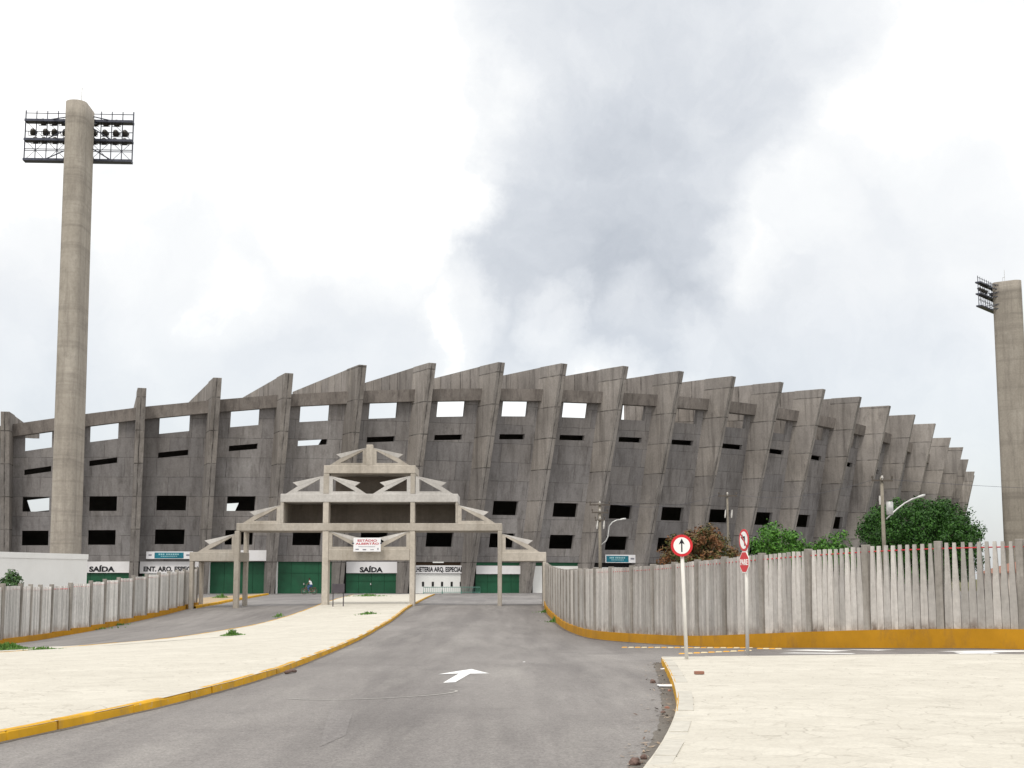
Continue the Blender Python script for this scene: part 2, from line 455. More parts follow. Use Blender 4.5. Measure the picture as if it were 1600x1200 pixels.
M['lamp_glass'] = paint('floodlight_glass', (0.35, 0.36, 0.36), 0.15, 0.05, spec=0.6)
M['galv'] = metal('galvanised_steel', (0.55, 0.55, 0.54), 0.45, 0.4)
M['pole'] = concrete('pole_concrete', (0.22, 0.195, 0.16), (0.30, 0.27, 0.22), (0.10, 0.09, 0.075), 0.6, 0.6, None, 0.5, 8.0)
M['wood'] = paint('crossarm_timber', (0.10, 0.085, 0.07), 0.8, 0.2)
M['porcelain'] = paint('porcelain', (0.55, 0.53, 0.50), 0.3, 0.05, spec=0.5)
M['bark'] = paint('bark', (0.12, 0.095, 0.07), 0.9, 0.3, 4.0)
M['brick'] = paint('terracotta', (0.28, 0.14, 0.10), 0.85, 0.2, 6.0)
M['plaster'] = paint('house_plaster', (0.55, 0.48, 0.42), 0.85, 0.08)
M['paper'] = paint('paper', (0.80, 0.80, 0.80), 0.8, 0.03)
M['stone'] = paint('dark_stone', (0.15, 0.10, 0.085), 0.9, 0.3, 20.0)
M['board'] = paint('board_dark', (0.075, 0.065, 0.075), 0.6, 0.15)
M['skin'] = paint('skin', (0.13, 0.07, 0.045), 0.6, 0.05)
M['shirt'] = paint('white_shirt', (0.78, 0.78, 0.80), 0.85, 0.03)
M['jeans'] = paint('blue_trousers', (0.05, 0.10, 0.22), 0.85, 0.15, 6.0)
M['hair'] = paint('dark_hair', (0.012, 0.010, 0.009), 0.7, 0.1)
M['bike'] = paint('rusty_red_bicycle_paint', (0.30, 0.075, 0.06), 0.5, 0.1)
M['rubber'] = paint('bicycle_tyre', (0.10, 0.06, 0.055), 0.8, 0.1)
M['leaf_ficus'] = leafmat('ficus_leaves', (0.009, 0.040, 0.005), (0.042, 0.135, 0.012))
M['leaf_green'] = leafmat('bright_leaves', (0.022, 0.085, 0.008), (0.095, 0.25, 0.025))
M['leaf_mango'] = leafmat('reddish_leaves', (0.030, 0.050, 0.010), (0.085, 0.105, 0.022), (0.20, 0.085, 0.030))
M['leaf_dark'] = leafmat('shrub_leaves', (0.014, 0.045, 0.012), (0.07, 0.15, 0.035))
M['grass'] = leafmat('grass_blades', (0.05, 0.13, 0.02), (0.13, 0.26, 0.05))
M['stud_y'] = paint('stud_yellow', (0.72, 0.36, 0.04), 0.6, 0.1)
M['stud_w'] = paint('stud_white', (0.70, 0.58, 0.36), 0.6, 0.1)

def ground_mat():
    m, nt, b = nodes_of('dry_earth', 0.95, 0.1)
    p = geo_pos(nt)
    c = mixrgb(nt, rng(nt, tex(nt, p, 0.08, 7, 0.65), 0.35, 0.65), (0.20, 0.155, 0.10), (0.10, 0.135, 0.05))
    c = mixrgb(nt, rng(nt, tex(nt, p, 3.0, 5, 0.7), 0.3, 0.7), mixrgb(nt, 1, c, (.8, .8, .8), 'MULTIPLY'), c)
    nt.links.new(c, b.inputs['Base Color']); return m
def asphalt_mat(name, ca, cb, dust, dark):
    m, nt, b = nodes_of(name, 0.85, 0.2)
    p = geo_pos(nt)
    c = mixrgb(nt, rng(nt, tex(nt, p, 0.16, 7, 0.62, (1, .45, 1)), 0.34, 0.66), ca, cb)
    # worn lanes along the road, swept a little by bends
    c = mixrgb(nt, rng(nt, tex(nt, p, 0.62, 5, 0.65, (1, .07, 1), (3, 8, 0), 5), 0.44, 0.66, 0, .75), c, dark)
    c = mixrgb(nt, rng(nt, tex(nt, p, 0.75, 6, 0.68, (1, .09, 1), (23, 8, 0), -12), 0.50, 0.72, 0, .42), c, dust)
    c = mixrgb(nt, rng(nt, tex(nt, p, 0.35, 6, 0.7, (1, .8, 1), (2, 48, 0)), 0.55, 0.70, 0, .42), c, dark)
    g = tex(nt, p, 38.0, 5, 0.85)
    g2 = tex(nt, p, 9.0, 6, 0.8)
    c = mixrgb(nt, rng(nt, g, 0.36, 0.64), mixrgb(nt, 1, c, (.66, .66, .66), 'MULTIPLY'), mixrgb(nt, 1, c, (1.30, 1.30, 1.30), 'MULTIPLY'))
    c = mixrgb(nt, rng(nt, g2, 0.32, 0.68), mixrgb(nt, 1, c, (.80, .80, .80), 'MULTIPLY'), mixrgb(nt, 1, c, (1.08, 1.08, 1.08), 'MULTIPLY'))
    # fine pale scatter of grit
    v = nt.nodes.new('ShaderNodeTexVoronoi'); v.inputs['Scale'].default_value = 9.0; nt.links.new(p, v.inputs['Vector'])
    c = mixrgb(nt, rng(nt, v.outputs['Distance'], 0.0, 0.07, .55, 0), c, dust)
    nt.links.new(c, b.inputs['Base Color'])
    bump(nt, b, g, 0.3, 0.006); return m
def stone_walk_mat(name, ca, cb, cc, seam):
    """irregular pale paving stones, trodden nearly even"""
    m, nt, b = nodes_of(name, 0.9, 0.15)
    p = geo_pos(nt)
    mp = nt.nodes.new('ShaderNodeMapping'); nt.links.new(p, mp.inputs['Vector']); mp.inputs['Scale'].default_value = (1, 1, .02)
    wn = nt.nodes.new('ShaderNodeTexNoise'); wn.inputs['Scale'].default_value = 4.0; wn.inputs['Detail'].default_value = 4; nt.links.new(mp.outputs[0], wn.inputs['Vector'])
    wv = nt.nodes.new('ShaderNodeVectorMath'); wv.operation = 'SCALE'; nt.links.new(wn.outputs['Color'], wv.inputs[0]); wv.inputs['Scale'].default_value = 0.16
    av = nt.nodes.new('ShaderNodeVectorMath'); av.operation = 'ADD'; nt.links.new(mp.outputs[0], av.inputs[0]); nt.links.new(wv.outputs[0], av.inputs[1])
    vo = nt.nodes.new('ShaderNodeTexVoronoi'); vo.feature = 'DISTANCE_TO_EDGE'; vo.inputs['Scale'].default_value = 3.4; nt.links.new(av.outputs[0], vo.inputs['Vector'])
    vc = nt.nodes.new('ShaderNodeTexVoronoi'); vc.inputs['Scale'].default_value = 3.4; nt.links.new(av.outputs[0], vc.inputs['Vector'])
    c = mixrgb(nt, rng(nt, tex(nt, p, 0.35, 6, 0.65), 0.35, 0.66), ca, cb)
    sx = nt.nodes.new('ShaderNodeSeparateColor'); nt.links.new(vc.outputs['Color'], sx.inputs[0])
    c = mixrgb(nt, rng(nt, sx.outputs[0], 0, 1, 0, .55), c, cc)
    c = mixrgb(nt, rng(nt, tex(nt, p, 0.8, 7, 0.75, (1, 1, 1), (9, 33, 0)), 0.54, 0.74, 0, .5), c, seam)
    br = tex(nt, p, 1.6, 4, 0.6, (1, 1, 1), (7, 2, 4))
    sm = nt.nodes.new('ShaderNodeMath'); sm.operation = 'MULTIPLY'
    nt.links.new(rng(nt, vo.outputs['Distance'], 0.0, 0.045, 1, 0), sm.inputs[0]); nt.links.new(rng(nt, br, 0.42, 0.62, 0.05, .75), sm.inputs[1])
    c = mixrgb(nt, sm.outputs[0], c, seam)
    g = tex(nt, p, 26.0, 6, 0.75)
    c = mixrgb(nt, rng(nt, g, 0.3, 0.7), mixrgb(nt, 1, c, (.84, .84, .84), 'MULTIPLY'), mixrgb(nt, 1, c, (1.06, 1.06, 1.06), 'MULTIPLY'))
    nt.links.new(c, b.inputs['Base Color'])
    ad = nt.nodes.new('ShaderNodeMath'); ad.operation = 'SUBTRACT'
    nt.links.new(g, ad.inputs[0]); nt.links.new(sm.outputs[0], ad.inputs[1])
    bump(nt, b, ad.outputs[0], 0.55, 0.018); return m
M['ground'] = ground_mat()
M['asphalt'] = asphalt_mat('asphalt', (0.20, 0.186, 0.178), (0.275, 0.258, 0.246), (0.38, 0.36, 0.335), (0.146, 0.135, 0.131))
M['forecourt'] = asphalt_mat('forecourt_asphalt', (0.21, 0.20, 0.198), (0.28, 0.267, 0.26), (0.36, 0.342, 0.32), (0.17, 0.16, 0.16))
M['walk'] = stone_walk_mat('paving_stone', (0.57, 0.54, 0.472), (0.645, 0.613, 0.54), (0.52, 0.49, 0.425), (0.36, 0.33, 0.28))
M['kerb_bare'] = concrete('kerb_concrete', (0.56, 0.535, 0.475), (0.64, 0.615, 0.55), (0.36, 0.32, 0.27), 0.35, 0.8, None, 0.5, 10.0)
M['mark'] = paint('road_marking_paint', (0.80, 0.80, 0.79), 0.6, 0.04, 4.0, (0.5, 0.48, 0.46), 0.3, 0.2, 6.0, (0.33, 0.32, 0.31))
M['mark_worn'] = paint('worn_marking_paint', (0.40, 0.385, 0.36), 0.8, 0.08, 4.0, (0.24, 0.23, 0.22), 0.8, 0.2, 6.0)
M['dirt'] = paint('dry_dirt', (0.40, 0.31, 0.21), 0.95, 0.25, 1.2, (0.2, 0.2, 0.08), 0.5, 0.1, 1.5)

# ------------------------------------------------------------------ ground sheets
def lattice(xs, ys, off, name, mat, keep=None):
    mb = MB(); idx = {}; vs = []; fs = []
    def vid(i, j):
        if (i, j) not in idx:
            idx[(i, j)] = len(vs); vs.append((xs[i], ys[j], h(xs[i], ys[j]) + off))
        return idx[(i, j)]
    for i in range(len(xs) - 1):
        for j in range(len(ys) - 1):
            if keep and not keep((xs[i] + xs[i + 1]) / 2, (ys[j] + ys[j + 1]) / 2): continue
            fs.append((vid(i, j), vid(i + 1, j), vid(i + 1, j + 1), vid(i, j + 1)))
    mb.mesh(vs, fs)
    return mb.build(name, mat, fix=False, smooth=True)
fx = [float(i) for i in range(-46, 47)]
fy = [float(i) for i in range(0, 105)]
gx = [-9000., -3000., -1000., -400., -200., -120., -80., -60.] + fx + [60., 80., 120., 200., 400., 1000., 3000., 9000.]
gy = [-400., -100., -30., -10.] + fy + [110., 120., 135., 150., 170., 200., 300., 600., 1500., 4000., 12000.]
tag(lattice(gx, gy, 0.0, 'ground', M['ground']), 'dry earth ground reaching the horizon', 'ground', kind='structure')
road = lattice(fx, fy, 0.006, 'road', M['asphalt'], lambda x, y: y < 89)
tag(road, 'worn grey asphalt road dipping and rising towards the gateway', 'road', kind='structure')
fo = lattice([-110., -80., -60., -46.] + fx[1:-1] + [46., 60., 80., 110.], [89.] + fy[90:] + [110., 120., 135., 150., 170., 190.], 0.008, 'forecourt', M['forecourt'])
tag(fo, 'paler asphalt forecourt between gateway and stadium', 'forecourt', kind='structure')

def dense(pts, step=0.5):
    out = []
    for a, b in zip(pts, pts[1:]):
        a, b = Vector(a[:2]), Vector(b[:2]); n = max(1, int((b - a).length / step))
        out += [a + (b - a) * (i / n) for i in range(n)]
    return out + [Vector(pts[-1][:2])]
def smooth_path(pts, it=2):
    pts = [Vector(p[:2]) for p in pts]
    for _ in range(it):
        q = [pts[0]]
        for a, b in zip(pts, pts[1:]): q += [a * .75 + b * .25, a * .25 + b * .75]
        pts = q + [pts[-1]]
    return pts
def kerb(name, path, inward, mat, parent, w=0.16, top=0.145, step=0.6, topmat=None):
    """kerb stones along a path; inward = +1 when the pavement lies to the left of the path"""
    raw = dense(path, .05); cum = [0.0]; mb = MB(); sec = []
    for a, b in zip(raw, raw[1:]): cum.append(cum[-1] + (b - a).length)
    ss = []; x = 0.0; rk_ = random.Random(int(cum[-1] * 100))
    while x < cum[-1]:
        l = rk_.uniform(.85, 1.1); dz = rk_.uniform(-.007, .007); dn = rk_.uniform(-.006, .006)
        ss += [(x, 1, dz, dn), (x + .014, 0, dz, dn), (x + l * .5, 0, dz, dn), (x + l - .014, 0, dz, dn)]; x += l
    import bisect
    for x, joint, dz, dn in ss:
        k = min(bisect.bisect(cum, x), len(raw) - 1); p = raw[k]
        d = (raw[min(k + 4, len(raw) - 1)] - raw[max(k - 4, 0)]).normalized()
        n = Vector((-d.y, d.x)) * inward
        j = 0.006 * mnoise.noise(Vector((p.x * 2.5, p.y * 2.5, 3.0)))
        p = p + n * (dn + (.02 if joint else 0)); t_ = top + dz - (.022 if joint else 0)
        q = p + n * w; z = h(p.x, p.y)
        sec.append([Vector((p.x - n.x * .015, p.y - n.y * .015, z - .12)), Vector((p.x + n.x * j, p.y + n.y * j, z + t_ - .022 + j)), Vector((p.x + n.x * .025, p.y + n.y * .025, z + t_ + j)), Vector((q.x, q.y, z + t_ + j)), Vector((q.x, q.y, z - .12))])
    vs = [v for s_ in sec for v in s_]; fs = []
    for k in range(len(sec) - 1):
        for i in range(4): fs.append((k * 5 + i, k * 5 + i + 1, k * 5 + 6 + i, k * 5 + 5 + i))
    mb.mesh(vs, fs)
    if topmat: mb.m = [1 if i % 4 in (2, 3) else 0 for i in range(len(mb.m))]
    return mb.build(name, [mat, topmat] if topmat else mat, parent, fix=not topmat)
def between(pa, pb, off, n_across=10, step=0.8):
    """sheet between two paths that run the same way"""
    A, B = dense(pa, .25), dense(pb, .25)
    n = 90; mb = MB(); vs = []; fs = []
    for k in range(n + 1):
        a = A[round(k / n * (len(A) - 1))]; b = B[round(k / n * (len(B) - 1))]
        for i in range(n_across + 1):
            q = a + (b - a) * (i / n_across)
            u = 0.012 * mnoise.noise(Vector((q.x * .7, q.y * .7, 0))) + 0.006 * mnoise.noise(Vector((q.x * 2.3, q.y * 2.3, 5)))
            vs.append((q.x, q.y, h(q.x, q.y) + off + u))
    for k in range(n):
        for i in range(n_across):
            a = k * (n_across + 1) + i; fs.append((a, a + 1, a + n_across + 2, a + n_across + 1))
    mb.mesh(vs, fs); return mb

# central pavement between the two carriageways
isl_r = smooth_path([(-9.5, 8.5)] + [at(*q) for q in ((-160, 1192), (0, 1161), (137, 1131), (273, 1100.5), (391, 1068), (452, 1047.5), (523, 1018), (578, 991), (625, 960), (648, 945), (664, 936), (679, 929.5))], 1)
isl_l = smooth_path([(-19.0, 15.0)] + [at(*q) for q in ((-330, 1034), (-150, 1031), (0, 1025), (75, 1019), (150, 1012), (250, 1004), (325, 993), (400, 979), (464, 961), (504, 946), (530, 936), (552, 931))], 2)
isl = between(isl_l, isl_r, 0.108, 14).build('central_pavement', M['walk'], smooth=True)
tag(isl, 'pale paved traffic island with yellow kerb left of the road', 'pavement', kind='structure')
kerb('kerb', isl_r, 1, M['yellow_kerb'], isl, .09, .112)
kerb('kerb', isl_l, -1, M['yellow_kerb'], isl, .09, .118)
# right-hand corner pavement
cr = smooth_path([at(985, 1228, .15), at(1003, 1200, .15), at(1040, 1150, .15), at(1059, 1105, .15), at(1056, 1075, .15), at(1046, 1048, .15), at(1033, 1025.5, .15)], 2)
cr = [Vector((cr[0].x - .9, cr[0].y - 5.0))] + cr
fr = at(1600, 1021.5, .15); fr = cr[-1] + (Vector((fr.x, fr.y)) - cr[-1]) * ((40.0 - cr[-1].x) / (fr.x - cr[-1].x))
A_ = dense(cr, .25); B_ = [Vector((40.0, cr[0].y)), fr]
corner = between(cr, B_, 0.14, 40).build('corner_pavement', M['walk'], smooth=True)
tag(corner, 'pale stone paved corner at lower right of the road', 'pavement', kind='structure')
nk = len(cr) * 5 // 10
kerb('kerb', cr[:nk + 1], -1, M['kerb_bare'], corner, .2)
kerb('kerb', cr[nk:], -1, M['yellow_kerb'], corner, .2, topmat=M['kerb_bare'])
kerb('kerb', [cr[-1], fr], -1, M['kerb_bare'], corner, .12)

def mark(name, pix, mat, parent, off=0.012, sub=3):
    mb = MB(); pts = [at(*q) for q in pix]
    bm = bmesh.new(); vs = [bm.verts.new((p.x, p.y, p.z + off)) for p in pts]; f = bm.faces.new(vs)
    bmesh.ops.triangulate(bm, faces=[f])
    bmesh.ops.subdivide_edges(bm, edges=bm.edges, cuts=sub, use_grid_fill=True)
    for v in bm.verts: v.co.z = h(v.co.x, v.co.y) + off
    me = bpy.data.meshes.new(name); bm.to_mesh(me); bm.free(); me.materials.append(mat)
    o = bpy.data.objects.new(name, me); COL.objects.link(o); o.parent = parent
    return o
mark('painted_arrow', [(684.4, 1054.6), (736.8, 1046.2), (764.5, 1053.2), (734.6, 1053.6), (711.5, 1067), (692.2, 1068), (717, 1053.4)], M['mark'], road)
def stroke(name, pix, w, mat, parent, off=0.011, path=None):
    p = dense(path if path else smooth_path([at(*q) for q in pix], 2), .2); mb = MB(); vs = []; fs = []
    for k, a in enumerate(p):
        d = (p[min(k + 1, len(p) - 1)] - p[max(k - 1, 0)]).normalized(); n = Vector((-d.y, d.x)) * w * .5 * (0.7 + .6 * abs(mnoise.noise(Vector((a.x, a.y, 1)) * 2)))
        for s_ in (1, -1): q = a + n * s_; vs.append((q.x, q.y, h(q.x, q.y) + off))
    for k in range(len(p) - 1): fs.append((2 * k, 2 * k + 1, 2 * k + 3, 2 * k + 2))
    mb.mesh(vs, fs); return mb.build(name, mat, parent)
stroke('faded_line', [(450, 1092.5), (480, 1094.5), (560, 1094), (640, 1090), (690, 1086), (713, 1082), (714, 1080), (704, 1079)], .055, M['mark_worn'], road)
M['gutter'] = asphalt_mat('gutter_dust_shade', (0.12, 0.108, 0.095), (0.20, 0.18, 0.155), (0.28, 0.25, 0.21), (0.09, 0.08, 0.072))  # dirt along kerbs and plinth, with contact shade put into the dark colour
stroke('gutter_dust_shade', [], .20, M['gutter'], road, .010, isl_r)
stroke('gutter_dust_shade', [], .34, M['gutter'], road, .010, [Vector((v.x - .05, v.y)) for v in cr])
mark('faded_patch', [(516, 1110), (552, 1112), (540, 1150), (500, 1168), (506, 1140)], asphalt_mat('worn_patch', (0.222, 0.208, 0.2), (0.295, 0.277, 0.265), (0.39, 0.37, 0.345), (0.165, 0.153, 0.149)), road, .009)
for q in ([(1225, 1016.6), (1262, 1015.6), (1332, 1017.4), (1300, 1018.8)], [(1216, 1021.4), (1240, 1020.4), (1338, 1021.6), (1330, 1022.6)], [(1312, 1015.6), (1400, 1015.9), (1372, 1017.2)], [(1465, 1018.4), (1600, 1016.8), (1660, 1018.8), (1530, 1020.6)], [(1490, 1020.3), (1545, 1019.2), (1562, 1022.2), (1500, 1022.4)]):
    mark('painted_bar', q, M['mark'], road, 0.012, 2)

# ------------------------------------------------------------------ stadium
WL, FL, D0 = 0.1889, 0.2635, 1.394
K0 = -4
ST = [(-85.89,166.22,-0.0717,-0.9974,15.74),(-78.86,163.83,-0.0108,-0.9999,16.74),(-71.70,161.88,0.0498,-0.9988,17.74),(-64.43,160.35,0.1098,-0.9940,18.74),(-56.50,159.20,0.1740,-0.9848,19.74),(-49.40,158.61,0.2301,-0.9732,21.04),(-42.24,158.43,0.2858,-0.9583,22.18),(-34.62,158.69,0.3439,-0.9390,23.32),(-27.41,159.36,0.3978,-0.9175,23.92),(-20.04,160.50,0.4519,-0.8920,25.00),(-12.92,162.03,0.5034,-0.8641,25.47),(-5.71,164.03,0.5545,-0.8322,25.87),(1.04,166.35,0.6016,-0.7988,26.12),(7.93,169.17,0.6487,-0.7611,26.29),(14.51,172.34,0.6929,-0.7211,26.21),(21.05,176.00,0.7359,-0.6771,26.17),(27.45,180.12,0.7770,-0.6295,26.09),(33.57,184.62,0.8152,-0.5792,25.87),(39.35,189.47,0.8502,-0.5265,25.56),(44.56,194.43,0.8806,-0.4739,25.03),(49.50,199.74,0.9082,-0.4186,24.48),(54.14,205.40,0.9327,-0.3607,23.89),(58.57,211.57,0.9544,-0.2986,22.52),(62.69,218.21,0.9725,-0.2328,21.75),(65.53,223.46,0.9834,-0.1814,20.35),(70.42,234.55,0.9972,-0.0746,19.32),(71.76,238.29,0.9992,-0.0392,18.97),(73.90,245.40,0.9996,0.0276,18.62),(75.56,252.64,0.9955,0.0946,18.27)]
R1 = {0: (0.439, 9.86), 1: (0.489, 9.91), 2: (0.5, 9.98), 3: (0.519, 9.94), 4: (.53, 9.9), 5: (.545, 9.86), 6: (.56, 9.8), 7: (0.576, 9.77), 8: (0.60, 9.68), 9: (0.595, 9.6), 10: (0.59, 9.53), 11: (0.565, 9.44), 12: (0.553, 9.3), 13: (0.555, 9.21), 14: (0.579, 9.16)}
UP = {0: (0.457, 16.81), 1: (0.469, 17.76), 2: (0.491, 18.61), 3: (0.497, 19.37), 4: (0.507, 20.0), 5: (0.515, 20.47), 6: (0.538, 20.87), 7: (0.556, 21.2), 8: (0.566, 21.33), 9: (0.602, 21.41), 10: (0.604, 21.44), 11: (0.63, 21.37), 12: (0.61, 21.15), 13: (0.62, 20.82)}
KN = K0 + len(ST) - 1
def zu_mid(k):
    if k in UP: return UP[k][1]
    if k < 0: return 16.81 + .95 * k
    return (ST[k - K0][4] + ST[k + 1 - K0][4]) / 2 - 4.9
def zu_st(i): return (zu_mid(max(i - 1, K0)) + zu_mid(min(i, KN - 1))) / 2
def wp(k, t, z, off=0.0):
    a, c = ST[k - K0], ST[k + 1 - K0]; r = WL * z + off
    return Vector(((a[0] + a[2] * r) * (1 - t) + (c[0] + c[2] * r) * t, (a[1] + a[3] * r) * (1 - t) + (c[1] + c[3] * r) * t, z))
stad = empty('stadium', (-41.0, 266.0, 0.0))
tag(stad, 'huge round concrete stadium with a sawtooth crown of leaning fins', 'stadium')
TH = 0.38
for k in range(K0, KN):
    mb = MB()
    zl, zr = zu_st(k), zu_st(k + 1)
    tw, w1 = R1.get(k, (0.57 if k > 5 else .45, 9.16 if k > 5 else 9.86)); tu = UP.get(k, (0.62 if k > 5 else .45, 0))[0]
    w2 = w1 - 3.72
    flat = lambda z: (lambda t: z)
    rel = lambda d: (lambda t: zl * (1 - t) + zr * t + d)
    rows = [(flat(3.55), flat(w2 - .8), None), (flat(w2 - .8), flat(w2 + .82), tw), (flat(w2 + .82), flat(w1 - .8), None), (flat(w1 - .8), flat(w1 + .82), tw),
            (flat(w1 + .82), rel(-3.50), None), (rel(-3.50), rel(-2.90), tu), (rel(-2.90), rel(-.86), None), (rel(-.86), rel(.86), tu), (rel(.86), rel(1.5), None)]
    Lb = (Vector(ST[k - K0][:2]) - Vector(ST[k + 1 - K0][:2])).length
    ub = k * 7.3
    for za, zb, tc_ in rows:
        hw = 0.212
        br = [0, .25, .5, .75, 1] if tc_ is None else [0, tc_ - hw, tc_ + hw, 1]
        for i in range(len(br) - 1):
            a, c = br[i], br[i + 1]
            if tc_ is not None and i == 1:
                q = [wp(k, a, za(a)), wp(k, c, za(c)), wp(k, c, zb(c)), wp(k, a, zb(a))]
                p = [wp(k, a, za(a), -TH), wp(k, c, za(c), -TH), wp(k, c, zb(c), -TH), wp(k, a, zb(a), -TH)]
                for e_ in range(4):
                    f_ = (e_ + 1) % 4; mb.face([q[e_], q[f_], p[f_], p[e_]], 0, [(ub, 1.0)] * 4)
                continue
            for off, flip in ((0, 0), (-TH, 1)):
                q = [wp(k, a, za(a), off), wp(k, c, za(c), off), wp(k, c, zb(c), off), wp(k, a, zb(a), off)]
                uv = [(ub + a * Lb, za(a)), (ub + c * Lb, za(c)), (ub + c * Lb, zb(c)), (ub + a * Lb, zb(a))]
                if flip: q, uv = q[::-1], uv[::-1]
                mb.face(q, 0, uv)
    for z0 in (rows[0][0], rows[-1][1]):
        mb.face([wp(k, 0, z0(0)), wp(k, 1, z0(1)), wp(k, 1, z0(1), -TH), wp(k, 0, z0(0), -TH)], 0, [(ub, 1)] * 4)
    mb.build('wall_panel', M['wall'], stad, fix=False)
    # ring beam across the head of the bay
    mb = MB()
    def bp(t, d, off): z = zl * (1 - t) + zr * t + d; return wp(k, t, z, off)
    mb.hexa([bp(0, .87, .62), bp(1, .87, .62), bp(1, .87, -.42), bp(0, .87, -.42)], [bp(0, 2.22, .62), bp(1, 2.22, .62), bp(1, 2.22, -.42), bp(0, 2.22, -.42)])
    mb.build('ring_beam', M['beam'], stad)
HALF = 0.47
for i in range(K0, KN + 1):
    x, y, nx, ny, zt = ST[i - K0]; tx, ty = -ny, nx
    fn = lambda r, z, d: Vector((x + nx * r + tx * d, y + ny * r + ty * d, z))
    zi = zu_st(i)
    mb = MB()
    prof = [(D0, 0.0), (D0 + FL * zt, zt), (WL * zt - .6, zt), (WL * (zi + 1.0) - .6, zi + 1.0), (-.6, 0.0)]
    mb.prism(prof, fn, -HALF, HALF, 0, True)
    mb.build('fin', M['fin'], stad, bevel=0.03)
    mb = MB()
    r0, r1 = WL * zt - .6, WL * (zi + 1.0) - .6
    be, bw = (0.8, 1.0) if i <= 11 else ((3.5, .3) if i == 12 else (7.0, -.9))
    mb.prism([(r0, zt - .03), (-15.5, zt - .25), (-15.5, zt - be), (r1, zi + bw)], fn, -HALF * .8, HALF * .8, 0, True)
    mb.build('rib_wall', M['rib'], stad)
# raked stand behind the wall
def rk(k, t, l):
    """point on the raked stand, l metres in from the wall"""
    z = (zu_st(k) * (1 - t) + zu_st(k + 1) * t) - 1.15
    q = wp(k, t, z, -.3); a, c = ST[k - K0], ST[k + 1 - K0]
    n = Vector((a[2] * (1 - t) + c[2] * t, a[3] * (1 - t) + c[3] * t, 0))
    return q - n * l - Vector((0, 0, 1)) * (z / 40.0 * l)
def on_stand(px, py, ks):
    """bay and (t, l) where a sight line meets the stand"""
    d = pix_dir(px, py); best = (-9, 0, 0, 0)
    for k in ks:
        t0, t1, l0, l1 = 0.0, 1.0, 0.0, 39.0
        for _ in range(5):
            for i in range(13):
                for j in range(25):
                    t, l = t0 + (t1 - t0) * i / 12, l0 + (l1 - l0) * j / 24
                    c_ = (rk(k, t, l) - Vector((0, 0, EYE))).normalized().dot(d)
                    if c_ > best[0]: best = (c_, k, t, l)
            if best[1] != k: break
            dt, dl = (t1 - t0) / 8, (l1 - l0) / 16
            t0, t1, l0, l1 = max(0, best[2] - dt), min(1, best[2] + dt), max(0, best[3] - dl), min(39.5, best[3] + dl)
    return best[1:]
# stairway openings through the stand, where daylight shows behind the wall openings
HOLES = {}
for k, x0, x1, y0, y1 in ((0, 47, 90, 781, 796), (3, 352, 367, 787, 799), (4, 468, 496, 684, 698)):
    kk = on_stand((x0 + x1) / 2, (y0 + y1) / 2, (k - 1, k, k + 1))[0]
    q = [on_stand(a, b, (kk,)) for a in (x0, x1) for b in (y0, y1)]
    HOLES.setdefault(kk, []).append((min(v[1] for v in q), max(v[1] for v in q), min(v[2] for v in q), max(v[2] for v in q)))
mb = MB()
for k in range(K0, KN):
    hl_ = HOLES.get(k, [])
    ts = sorted(set([i / 4 for i in range(5)] + [v for a in hl_ for v in a[:2]])); ls = sorted(set([float(j) for j in range(0, 41, 2)] + [v for a in hl_ for v in a[2:]]))
    for t0, t1 in zip(ts, ts[1:]):
        for l0, l1 in zip(ls, ls[1:]):
            tm, lm = (t0 + t1) / 2, (l0 + l1) / 2
            if any(a[0] < tm < a[1] and a[2] < lm < a[3] for a in hl_): continue
            mb.face([rk(k, t0, l0), rk(k, t1, l0), rk(k, t1, l1), rk(k, t0, l1)])
for k, t in ((K0, 0.0), (KN - 1, 1.0)):
    mb.face([rk(k, t, 0), rk(k, t, 40), wp(k, t, 0, -.3)])  # end faces added to keep light from leaking under the stand
mb.build('seating_stand', M['inner'], stad, fix=False)

# ground storey
GO = 0.62
def tb(k, px, z=2.0, off=0.62):
    a, c = bpt(k, 0, 0, off - GO), bpt(k, 1, 0, off - GO)
    m = (px - 800) / FPX
    dz = z - EYE
    # X = m (Y cosp + dz sinp)
    dx, dy = c[0] - a[0], c[1] - a[1]
    return (m * (a[1] * CP + dz * SP) - a[0]) / (dx - m * dy * CP)
def zy(k, t, py):
    a, c = ST[k - K0], ST[k + 1 - K0]
    return P(800, py, a[1] * (1 - t) + c[1] * t).z
def bpt(k, t, z, off):
    a, c = ST[k - K0], ST[k + 1 - K0]
    dx, dy = c[0] - a[0], c[1] - a[1]; l = math.hypot(dx, dy); off += GO
    return Vector((a[0] + dx * t + dy / l * off, a[1] + dy * t - dx / l * off, z))
def slab(k, t0, t1, z0, z1, o0, o1, mat, name, parent=None, lines=0):
    mb = MB()
    n = max(1, lines)
    for i in range(n):
        a = t0 + (t1 - t0) * i / n; c = t0 + (t1 - t0) * (i + 1) / n - (0.004 if lines > 1 else 0)
        mb.hexa([bpt(k, a, z0, o1), bpt(k, c, z0, o1), bpt(k, c, z0, o0), bpt(k, a, z0, o0)], [bpt(k, a, z1, o1), bpt(k, c, z1, o1), bpt(k, c, z1, o0), bpt(k, a, z1, o0)])
    return mb.build(name, mat, parent or stad)
for k in range(K0, KN):
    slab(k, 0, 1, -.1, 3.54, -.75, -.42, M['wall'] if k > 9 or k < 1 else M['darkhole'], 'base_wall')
def bayitem(k, px0, px1, y0, y1, o, mat, name, parent=None, lines=0, dep=0.12):
    t0, t1 = tb(k, px0), tb(k, px1); zt_, zb_ = zy(k, (t0 + t1) / 2, y0), zy(k, (t0 + t1) / 2, y1)
    return slab(k, t0, t1, max(zb_, 0.0), zt_, o - dep, o, mat, name, parent, lines)
